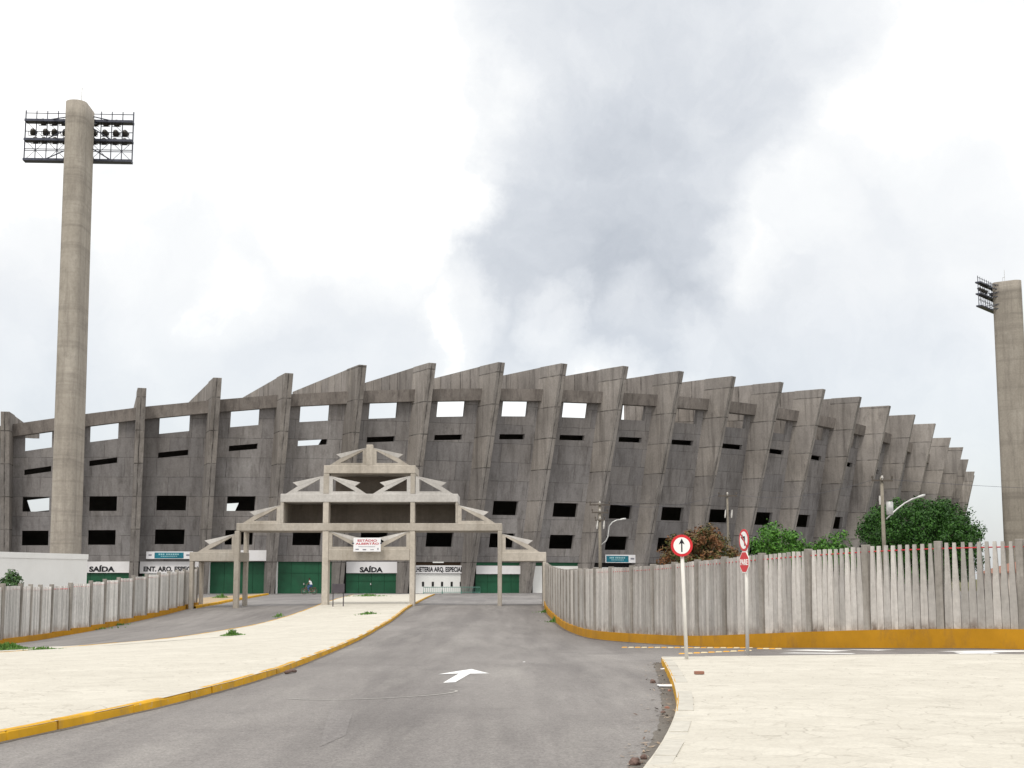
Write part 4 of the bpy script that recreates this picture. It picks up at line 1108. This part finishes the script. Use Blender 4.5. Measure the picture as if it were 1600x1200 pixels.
# dirt bed with kerb beyond the left gateway bay
bd_a = [at(306, 951), at(345, 944), at(385, 936), at(420, 929.5)]; bd_b = [at(300, 938), at(330, 934.5), at(370, 931.5), at(412, 928.6)]
bed = between(bd_b, bd_a, .10, 6).build('dirt_bed', M['dirt']); tag(bed, 'dry dirt bed with yellow kerb under the left gateway bay', 'dirt bed', kind='structure')
kerb('kerb', bd_a, 1, M['yellow_kerb'], bed, .2, .16)

# ------------------------------------------------------------------ poles and wires
def pole(px, Y, top, label, arms, lampside=None, transformer=False, brace=None, r=.16):
    p = P(px, 900, Y); x = p.x
    o = empty('utility_pole', (x, Y, 0)); tag(o, label, 'utility pole', 'power poles behind the right fence')
    mb = MB(); mb.tube([(x, Y, -.1), (x, Y, top)], [r, r * .7], 8); mb.build('shaft', M['pole'], o, smooth=True)
    for z, w, ang in arms:
        dx, dy = math.cos(R(ang)) * w / 2, math.sin(R(ang)) * w / 2
        mb = MB(); mb.hexa([(x - dx, Y - dy - .2, z - .06), (x + dx, Y + dy - .2, z - .06), (x + dx, Y + dy - .1, z - .06), (x - dx, Y - dy - .1, z - .06)], [(x - dx, Y - dy - .2, z + .06), (x + dx, Y + dy - .2, z + .06), (x + dx, Y + dy - .1, z + .06), (x - dx, Y - dy - .1, z + .06)])
        am = mb.build('crossarm', M['wood'], o)
        for u in (-.92, 0, .92):
            mb = MB(); mb.lathe((x + dx * u, Y + dy * u - .15, z + .05), (0, 0, 1), [(.03, 0), (.03, .1), (.085, .12), (.085, .17), (.05, .19), (.075, .22), (.04, .28)], 8); mb.build('insulator', M['wood'] if u else M['porcelain'], am)
    if transformer:
        mb = MB(); mb.lathe((x + .42, Y - .2, top - 2.6), (0, 0, 1), [(.2, 0), (.24, .05), (.24, .85), (.2, .9)], 12); mb.build('transformer', M['galv'], o, smooth=True)
        mb = MB(); mb.lathe((x - .22, Y - .2, top - 1.9), (0, 0, 1), [(.05, 0), (.07, .3), (.05, .6)], 8); mb.build('fuse', M['porcelain'], o)
    else:
        for s_ in (-.28, .32):
            mb = MB(); mb.lathe((x + s_, Y - .2, top - 2.4), (.1, 0, 1), [(.05, 0), (.08, .25), (.05, .75)], 8); mb.build('fuse', M['porcelain'], o)
    if lampside:
        pts, head = lampside
        pts = [P(a, b, Y - .3) for a, b in pts]
        mb = MB(); mb.tube(pts, .055, 7); la = mb.build('lamp_arm', M['galv'], o, smooth=True)
        e = pts[-1]; d = (pts[-1] - pts[-2]).normalized()
        mb = MB(); mb.lathe(e - d * .1, d, [(.05, 0), (.085, .15), (.10, .45), (.05, .65)], 10); mb.build('lamp_head', M['galv'], la, smooth=True)
    if brace:
        q = P(*brace, Y); mb = MB(); mb.tube([(x + .05, Y - .1, top - 3.6), (q.x, Y - .1, 0)], .05, 6); mb.build('brace', M['pole'], o)
    return o, Vector((x, Y, top))
Y1, Y2, Y3 = 128.0, 132.0, 96.0
_, t1 = pole(938, Y1, P(938, 785, Y1).z, 'cluttered power pole with a white curved lamp arm before the stadium fins', [(P(938, 789, Y1).z, 1.9, 8), (P(938, 801, Y1).z, 1.5, 8), (P(938, 813, Y1).z, .9, 8)], ([(940, 851), (947, 845), (950, 838), (952, 822), (957, 816), (963, 813), (969, 812)], None), r=.17)
_, t2 = pole(1139, Y2, P(1139, 769, Y2).z, 'slim power pole with one crossarm rising behind the reddish tree', [(P(1139, 775, Y2).z, 1.75, -4)], None, brace=(1149, 905), r=.125)
_, t3 = pole(1383, Y3, P(1383, 745, Y3).z, 'power pole with transformer and long street lamp arm before the big dark tree', [(P(1383, 751, Y3).z, 1.5, 5)], ([(1385, 811), (1392, 804), (1402, 795), (1414, 786), (1425, 780), (1434, 777)], None), True, r=.155)
def wire(a, b, sag, label):
    mb = MB(); pts = []
    for i in range(17):
        t = i / 16; p_ = a.lerp(b, t); p_.z -= sag * 4 * t * (1 - t); pts.append(p_)
    mb.tube(pts, .011, 5); tag(mb.build('power_cable', M['steel']), label, 'cable', 'power cables')
wire(t1 + Vector((.8, -.15, -.1)), t2 + Vector((-.7, -.15, -.2)), .7, 'thin power cable between the lamp-arm pole and the slim pole')
wire(t2 + Vector((.7, -.15, -.2)), t3 + Vector((-.6, -.15, -.2)), .7, 'thin power cable between the slim pole and the transformer pole')
wire(t3 + Vector((.6, -.15, -.2)), Vector((t3.x + 34, Y3 + 8, t3.z - .2)), .5, 'thin power cable from the transformer pole past the right tower')

# ------------------------------------------------------------------ far house over the right fence
p = P(1570, 900, 118.0)
hs_ = empty('small_house', (p.x + 2.5, 119.0, 0)); tag(hs_, 'small house with terracotta roof glimpsed through the fence at far right', 'house')
x0, x1 = p.x, p.x + 6.0; mb = MB(); mb.box(x0, x1, 118, 124, -.2, 2.1); mb.build('wall', M['plaster'], hs_)
mb = MB(); mb.prism([(x0 - .4, 2.1), (x1 + .4, 2.1), ((x0 + x1) / 2, 3.1)], lambda a_, b_, d_: Vector((a_, d_, b_)), 117.6, 124.4); mb.build('roof', M['brick'], hs_)
mb = MB(); mb.box(x0 + 1.0, x0 + 2.0, 117.95, 118.0, .8, 1.8); mb.build('window', M['darkhole'], hs_)

# ------------------------------------------------------------------ traffic signs
def disc(o, c, nrm, r, mats, name, rad=24):
    pass
def frame_of(yaw):
    """axes of a sign plate whose front looks along yaw (0 = at the camera, positive turns to its left)"""
    ux = Vector((math.cos(R(yaw)), math.sin(R(yaw)), 0)); n_ = Vector((math.sin(R(yaw)), -math.cos(R(yaw)), 0)); return ux, n_
def plate(poly, c, ux, n_, d0, d1, mat, name, parent, bev=0):
    mb = MB(); mb.prism(poly, lambda u, v, d: c + ux * u + Vector((0, 0, v)) + n_ * d, d0, d1); return mb.build(name, mat, parent, bevel=bev)
circ = lambda r, n=36: [(r * math.cos(2 * math.pi * i / n), r * math.sin(2 * math.pi * i / n)) for i in range(n)]
def lean_post(o, base, top, r, mat):
    mb = MB(); mb.tube([base - Vector((0, 0, .08)), top], r, 10); return mb.build('post', mat, o, smooth=True)
# go-straight sign
b = at(1073, 1030, .14); b.z = h(b.x, b.y) + .14
c = P(1065.2, 852.5, b.y - .06)
s1 = empty('traffic_sign', b); tag(s1, 'round red ringed sign with a black upward arrow on a leaning white post', 'traffic sign', 'traffic signs at the corner')
lean_post(s1, b, Vector((c.x + .01, b.y, c.z - .1)), .04, M['post_white'])
ux, n_ = frame_of(-4)
zc_ = lambda px: px * (b.y / FPX)
r_ = 16.9 * b.y / FPX
red = plate(circ(r_), c, ux, n_, 0, .012, M['red'], 'red_ring', s1)
wh = plate(circ(r_ * .755), c, ux, n_, .0125, .016, M['sign_white'], 'face', red)
k_ = r_
plate([(-.06 * k_, -.58 * k_), (.06 * k_, -.58 * k_), (.06 * k_, .22 * k_), (.27 * k_, .10 * k_), (0, .66 * k_), (-.27 * k_, .10 * k_), (-.06 * k_, .22 * k_)], c, ux, n_, .0165, .019, M['black'], 'arrow', wh)
# stop + no left turn
b = at(1168, 1021, .14); b.z = h(b.x, b.y) + .12
s2 = empty('traffic_sign', b); tag(s2, 'white post carrying a red PARE octagon under a no left turn disc', 'traffic sign', 'traffic signs at the corner')
top = P(1167.5, 828, b.y)
lean_post(s2, b, Vector((P(1167, 900, b.y).x, b.y, top.z - .05)), .042, M['post_white'])
ux, n_ = frame_of(-74)
c = P(1166.5, 844, b.y) + n_ * .06
r_ = 17.2 * b.y / FPX
red = plate(circ(r_), c, ux, n_, 0, .012, M['red'], 'red_ring', s2)
wh = plate(circ(r_ * .78), c, ux, n_, .0125, .016, M['sign_white'], 'face', red)
k_ = r_
plate([(.10 * k_, -.52 * k_), (.28 * k_, -.52 * k_), (.28 * k_, .34 * k_), (-.20 * k_, .34 * k_), (-.20 * k_, .52 * k_), (-.56 * k_, .25 * k_), (-.20 * k_, -.02 * k_), (-.20 * k_, .16 * k_), (.10 * k_, .16 * k_)], c, ux, n_, .0165, .019, M['black'], 'arrow', wh)
plate([(-.62 * k_, .50 * k_), (-.50 * k_, .62 * k_), (.62 * k_, -.50 * k_), (.50 * k_, -.62 * k_)], c, ux, n_, .0195, .022, M['red'], 'slash', wh)
c = P(1167.2, 878.3, b.y) + n_ * .06
ro = 17.8 * b.y / FPX
octo = lambda r: [(r * math.cos(math.pi / 8 + i * math.pi / 4) , r * math.sin(math.pi / 8 + i * math.pi / 4)) for i in range(8)]
wh = plate(octo(ro), c, ux, n_, 0, .012, M['sign_white'], 'octagon', s2)
rd_ = plate(octo(ro * .92), c, ux, n_, .0125, .016, M['red'], 'red_face', wh)
put_text('lettering', 'PARE', c - ux * ro * .74 + Vector((0, 0, -ro * .24)) + n_ * .019, ux, (0, 0, 1), M['sign_white'], rd_, ro * .48, ro * 1.48, .006, .002)

# ------------------------------------------------------------------ road studs, stones and litter
def stud_mesh():
    mb = MB(); w, d, z = .085, .06, .028
    mb.hexa([(-w, -d, 0), (w, -d, 0), (w, d, 0), (-w, d, 0)], [(-w * .7, -d * .6, z), (w * .7, -d * .6, z), (w * .7, d * .6, z), (-w * .7, d * .6, z)])
    return mb
first = {}
row = [(976 + 10.3 * i, 1012.2 + .05 * i) for i in range(20)] + [(1066 + 11.5 * i, 1022.2 - .55 * i) for i in range(10)] + [(1188 + 9.5 * i, 1014.3 + .1 * i) for i in range(4)]
for i, (px, py) in enumerate(row):
    key = 'stud_w' if i % 2 else 'stud_y'
    if key not in first:
        so_ = stud_mesh().build('road_stud', M[key], bevel=.006); first[key] = so_
    else:
        so_ = first[key].copy(); COL.objects.link(so_)
    p_ = at(px, py); so_.location = (p_.x, p_.y, p_.z + .004); so_.rotation_euler = (0, 0, random.uniform(-.08, .08)); so_.scale = (1.15, 1.0, 1.0)
    tag(so_, ('small yellow road stud in the line across the side road mouth' if key == 'stud_y' else 'small off-white road stud in the line across the side road mouth'), 'road stud', 'road studs across the side road')
def rock(name, px, py, sx, sy, sz, mat, label, cat, lift=0.0, seed=1, group=None):
    bm = bmesh.new(); bmesh.ops.create_icosphere(bm, subdivisions=3, radius=1.0)
    for v in bm.verts:
        k = 1 + .28 * mnoise.noise(v.co * 1.7 + Vector((seed * 3.1, 0, 0))) + .1 * mnoise.noise(v.co * 5)
        v.co = Vector((v.co.x * sx * k, v.co.y * sy * k, max(v.co.z * k, -.6) * sz + sz * .6))
    me = bpy.data.meshes.new(name); bm.to_mesh(me); bm.free(); me.materials.append(mat)
    o = bpy.data.objects.new(name, me); COL.objects.link(o); p_ = at(px, py, lift); o.location = (p_.x, p_.y, h(p_.x, p_.y) + lift + .004)
    o.rotation_euler = (0, 0, seed); tag(o, label, cat, group); return o
rock('stone', 1020, 1068, .05, .045, .04, M['stone'], 'round brown stone on the asphalt by the right kerb', 'stone', seed=2)
rock('stone', 992, 1197, .05, .05, .045, M['stone'], 'dark stone in the gutter at the bottom edge', 'stone', seed=3)
rock('stone', 1046, 1081, .03, .028, .02, M['brick'], 'small reddish stone against the yellow kerb', 'stone', seed=4)
rock('stone', 1042, 1108, .035, .03, .02, M['brick'], 'reddish rubble stone in the right gutter', 'stone', seed=5)
rock('stone', 1036, 1115, .03, .03, .02, M['stone'], 'brownish rubble stone lowest in the right gutter', 'stone', seed=6)
rock('stone', 1006, 1188, .03, .03, .03, M['stone'], 'tiny dark stone beside the bottom gutter stone', 'stone', seed=7)
# half brick on the paving
p_ = at(1092.5, 1054, .14); mb = MB(); mb.box(-.075, .075, -.05, .05, 0, .05)
o = mb.build('brick', M['brick'], bevel=.008); o.location = (p_.x, p_.y, h(p_.x, p_.y) + .145); o.rotation_euler = (0, 0, .15); tag(o, 'loose reddish brick lying on the corner paving', 'brick')
def scrap(px, py, w, d, seed, mat, label, cat, hh=.03):
    rd = random.Random(seed); p_ = at(px, py); n = 7; mb = MB(); vs = []; fs = []
    for i in range(n):
        for j in range(n):
            u, v = (i / (n - 1) - .5) * w, (j / (n - 1) - .5) * d
            vs.append((p_.x + u + rd.uniform(-.01, .01), p_.y + v + rd.uniform(-.01, .01), h(p_.x, p_.y) + .012 + hh * (.5 + .5 * mnoise.noise(Vector((u * 9, v * 9, seed))))))
    for i in range(n - 1):
        for j in range(n - 1): fs.append((i * n + j, (i + 1) * n + j, (i + 1) * n + j + 1, i * n + j + 1))
    mb.mesh(vs, fs); o = mb.build('paper_scrap' if mat == M['paper'] else 'leaf_litter', mat, fix=False); tag(o, label, cat)
scrap(1040, 1073.5, .24, .42, 1, M['paper'], 'crumpled white paper on the asphalt by the right kerb', 'litter')
scrap(1027, 1037, .09, .12, 2, M['paper'], 'small white scrap near the tip of the corner kerb', 'litter')
scrap(1036, 1047, .10, .12, 3, M['paper'], 'white scrap just below the tip of the corner kerb', 'litter')
scrap(819, 1036, .05, .06, 4, M['paper'], 'tiny white scrap in the middle of the road', 'litter')
scrap(846, 958, .2, .3, 5, M['paper'], 'white scrap beside weeds at the far right fence', 'litter')
scrap(843, 970, .14, .2, 6, M['paper'], 'white scrap on the road left of the curving plinth', 'litter')
lm = M['dirt']
mb = MB(); rd = random.Random(77)
for i in range(420):
    t = rd.random(); k = int(t * (len(cr) - 2)) + 1; a = cr[k]; q = Vector((a.x - abs(rd.gauss(0, .20)) - .03, a.y + rd.uniform(-.25, .25))); z = h(q.x, q.y) + .012
    an = rd.uniform(0, 6.28); l_ = rd.uniform(.01, .045); w_ = l_ * rd.uniform(.2, .6); u = Vector((math.cos(an), math.sin(an), rd.uniform(-.1, .4))); tt = Vector((-u.y, u.x, rd.uniform(-.2, .2))); c_ = Vector((q.x, q.y, z + .008))
    mb.face([c_ - u * l_, c_ + tt * w_, c_ + u * l_, c_ - tt * w_])
tag(mb.build('dry_litter', leafmat('dry_leaf_litter', (0.10, 0.06, 0.04), (0.38, 0.30, 0.22)), fix=False), 'dry leaf bits gathered in the gutter of the right kerb', 'litter', kind='stuff')
# short length of dark hose by the left kerb
p_ = at(447, 1054); q_ = at(462, 1051.5); mb = MB(); mb.tube([Vector((p_.x, p_.y, p_.z + .04)), Vector(((p_.x + q_.x) / 2, (p_.y + q_.y) / 2 + .05, p_.z + .045)), Vector((q_.x, q_.y, q_.z + .035))], [.035, .03, .025], 8)
tag(mb.build('pipe_piece', M['stone'], smooth=True), 'short dark pipe piece lying beside the yellow island kerb', 'pipe')

# ------------------------------------------------------------------ cyclist
def skin_mesh(name, verts, edges, radii, mat, parent, sub=2, loc=None):
    me = bpy.data.meshes.new(name); me.from_pydata(verts, edges, [])
    ob = bpy.data.objects.new(name, me); COL.objects.link(ob)
    ob.modifiers.new('skin', 'SKIN'); sm = ob.modifiers.new('sub', 'SUBSURF'); sm.levels = sub; sm.render_levels = sub
    for i, r in enumerate(radii):
        sv = me.skin_vertices[0].data[i]; sv.radius = (r, r) if isinstance(r, float) else r
    me.skin_vertices[0].data[0].use_root = True
    bpy.context.view_layer.update()
    m2 = bpy.data.meshes.new_from_object(ob.evaluated_get(bpy.context.evaluated_depsgraph_get()))
    bpy.data.objects.remove(ob)
    for p_ in m2.polygons: p_.use_smooth = True
    m2.materials.clear(); m2.materials.append(mat)
    o = bpy.data.objects.new(name, m2); COL.objects.link(o); o.parent = parent
    return o
BY = 150.0
bc = P(483.0, 925, BY); bx = bc.x
bike = empty('bicycle', (bx, BY, h(bx, BY) + .008)); tag(bike, 'old reddish bicycle ridden past the green stadium doors', 'bicycle')
wr = .335
for x in (-.53, .53):
    mb = MB(); n = 28; ring = [Vector((x + wr * math.cos(2 * math.pi * i / n), 0, wr + .002 + wr * math.sin(2 * math.pi * i / n))) for i in range(n)] 
    vs = []; fs = []
    for i in range(n):
        a = 2 * math.pi * i / n; d_ = Vector((math.cos(a), 0, math.sin(a)))
        for j in range(6):
            b_ = 2 * math.pi * j / 6; vs.append(Vector((x, 0, wr + .002)) + d_ * (wr - .03 + .03 * math.cos(b_)) + Vector((0, .026 * math.sin(b_), 0)))
    for i in range(n):
        for j in range(6): fs.append((i * 6 + j, i * 6 + (j + 1) % 6, ((i + 1) % n) * 6 + (j + 1) % 6, ((i + 1) % n) * 6 + j))
    mb.mesh(vs, fs); wh_ = mb.build('wheel', M['rubber'], bike, smooth=True, local=True)
    mb = MB()
    for i in range(14): a = 2 * math.pi * i / 14; mb.tube([(x, 0, wr), (x + (wr - .05) * math.cos(a), 0, wr + (wr - .05) * math.sin(a))], .004, 4)
    mb.lathe((x, -.04, wr), (0, 1, 0), [(.03, 0), (.03, .08)], 8); mb.build('spokes', M['galv'], wh_, local=True)
mb = MB()
bb, seat, head_, fork, rear = (.03, 0, .30), (.20, 0, .80), (-.36, 0, .82), (-.53, 0, wr), (.53, 0, wr)
for a, c in ((bb, (.17, 0, .76)), ((.16, 0, .72), (-.35, 0, .78)), (bb, (-.37, 0, .66)), (head_, fork), (bb, rear), ((.16, 0, .72), rear)): mb.tube([a, c], .02, 6)
mb.build('frame', M['bike'], bike, local=True)
mb = MB(); mb.tube([(-.34, 0, .80), (-.33, 0, .98), (-.36, 0, 1.0)], .014, 6); mb.tube([(-.22, -.27, .99), (-.34, -.12, 1.0), (-.36, 0, 1.0), (-.34, .12, 1.0), (-.22, .27, .99)], .014, 6); mb.build('handlebar', M['galv'], bike, local=True)
mb = MB(); mb.tube([(.18, 0, .74), (.2, 0, .84)], .014, 6); mb.hexa([(.06, -.02, .84), (.34, -.07, .84), (.34, .07, .84), (.06, .02, .84)], [(.06, -.03, .88), (.34, -.08, .89), (.34, .08, .89), (.06, .03, .88)]); mb.build('saddle', M['black'], bike, local=True, bevel=.01)
mb = MB(); mb.lathe((.03, -.05, .30), (0, 1, 0), [(.09, 0), (.09, .01)], 14); mb.tube([(.03, -.08, .30), (.08, -.08, .15)], .012, 5); mb.tube([(.03, .08, .30), (-.02, .08, .45)], .012, 5); mb.box(.04, .12, -.17, -.08, .135, .155); mb.box(-.06, .02, .08, .17, .44, .46); mb.build('crank', M['galv'], bike, local=True)
mb = MB(); mb.box(.36, .72, -.07, .07, .70, .72); mb.tube([(.6, -.05, .70), (.53, -.05, .35)], .01, 4); mb.tube([(.6, .05, .70), (.53, .05, .35)], .01, 4); mb.build('luggage_rack', M['bike'], bike, local=True)
# rider: one continuous body, sitting on the saddle, hands on the bar
rider = empty('person', (bx, BY, h(bx, BY) + .008)); tag(rider, 'person in white shirt and blue trousers riding the bicycle to the left', 'person')
V = [(.20, 0, .93), (.17, 0, 1.08), (.11, 0, 1.25), (.06, 0, 1.37), (.03, 0, 1.44), (.01, 0, 1.50), (-.01, 0, 1.585), (-.01, 0, 1.68),
     (.06, -.17, 1.36), (-.08, -.20, 1.16), (-.25, -.24, 1.04), (.06, .17, 1.36), (-.08, .20, 1.16), (-.25, .24, 1.04),
     (.17, -.10, .91), (-.14, -.11, .66), (.06, -.12, .27), (.00, -.12, .19), (-.10, -.12, .185), (.17, .10, .91), (-.20, .11, .88), (-.04, .12, .56), (-.08, .12, .49), (-.18, .12, .485)]
E_ = [(0, 1), (1, 2), (2, 3), (3, 4), (4, 5), (5, 6), (6, 7), (3, 8), (8, 9), (9, 10), (3, 11), (11, 12), (12, 13), (0, 14), (14, 15), (15, 16), (16, 17), (17, 18), (0, 19), (19, 20), (20, 21), (21, 22), (22, 23)]
RD = [.13, .125, .135, .11, .06, .055, .095, .075, .06, .045, .035, .06, .045, .035, .085, .062, .042, .045, .03, .085, .062, .042, .045, .03]
skin_mesh('body', V, E_, RD, M['skin'], rider)
# clothes follow the body
skin_mesh('shirt', [(.205, 0, .96), (.17, 0, 1.08), (.11, 0, 1.25), (.06, 0, 1.37), (.04, 0, 1.42), (.06, -.165, 1.36), (-.0, -.19, 1.25), (.06, .165, 1.36), (-.0, .19, 1.25)], [(0, 1), (1, 2), (2, 3), (3, 4), (3, 5), (5, 6), (3, 7), (7, 8)], [.155, .15, .16, .135, .08, .085, .07, .085, .07], M['shirt'], rider)
skin_mesh('trousers', [(.20, 0, .92), (.17, -.10, .905), (-.14, -.11, .66), (.05, -.12, .31), (.17, .10, .905), (-.20, .11, .88), (-.05, .12, .60)], [(0, 1), (1, 2), (2, 3), (0, 4), (4, 5), (5, 6)], [.15, .105, .082, .062, .105, .082, .062], M['jeans'], rider)
skin_mesh('hair', [(.04, 0, 1.62), (.01, 0, 1.69), (-.02, 0, 1.72)], [(0, 1), (1, 2)], [.11, .11, .085], M['hair'], rider)
mb = MB()
for s_ in (-1, 1):
    for j in range(4): mb.tube([(-.25, s_ * (.225 + .018 * j), 1.035), (-.285, s_ * (.225 + .018 * j), 1.025), (-.29, s_ * (.225 + .018 * j), 1.0), (-.262, s_ * (.225 + .018 * j), .985)], .009, 5)
    mb.tube([(-.25, s_ * .215, 1.03), (-.27, s_ * .20, 1.01), (-.265, s_ * .205, .985)], .01, 5)
mb.build('fingers', M['skin'], rider, local=True)
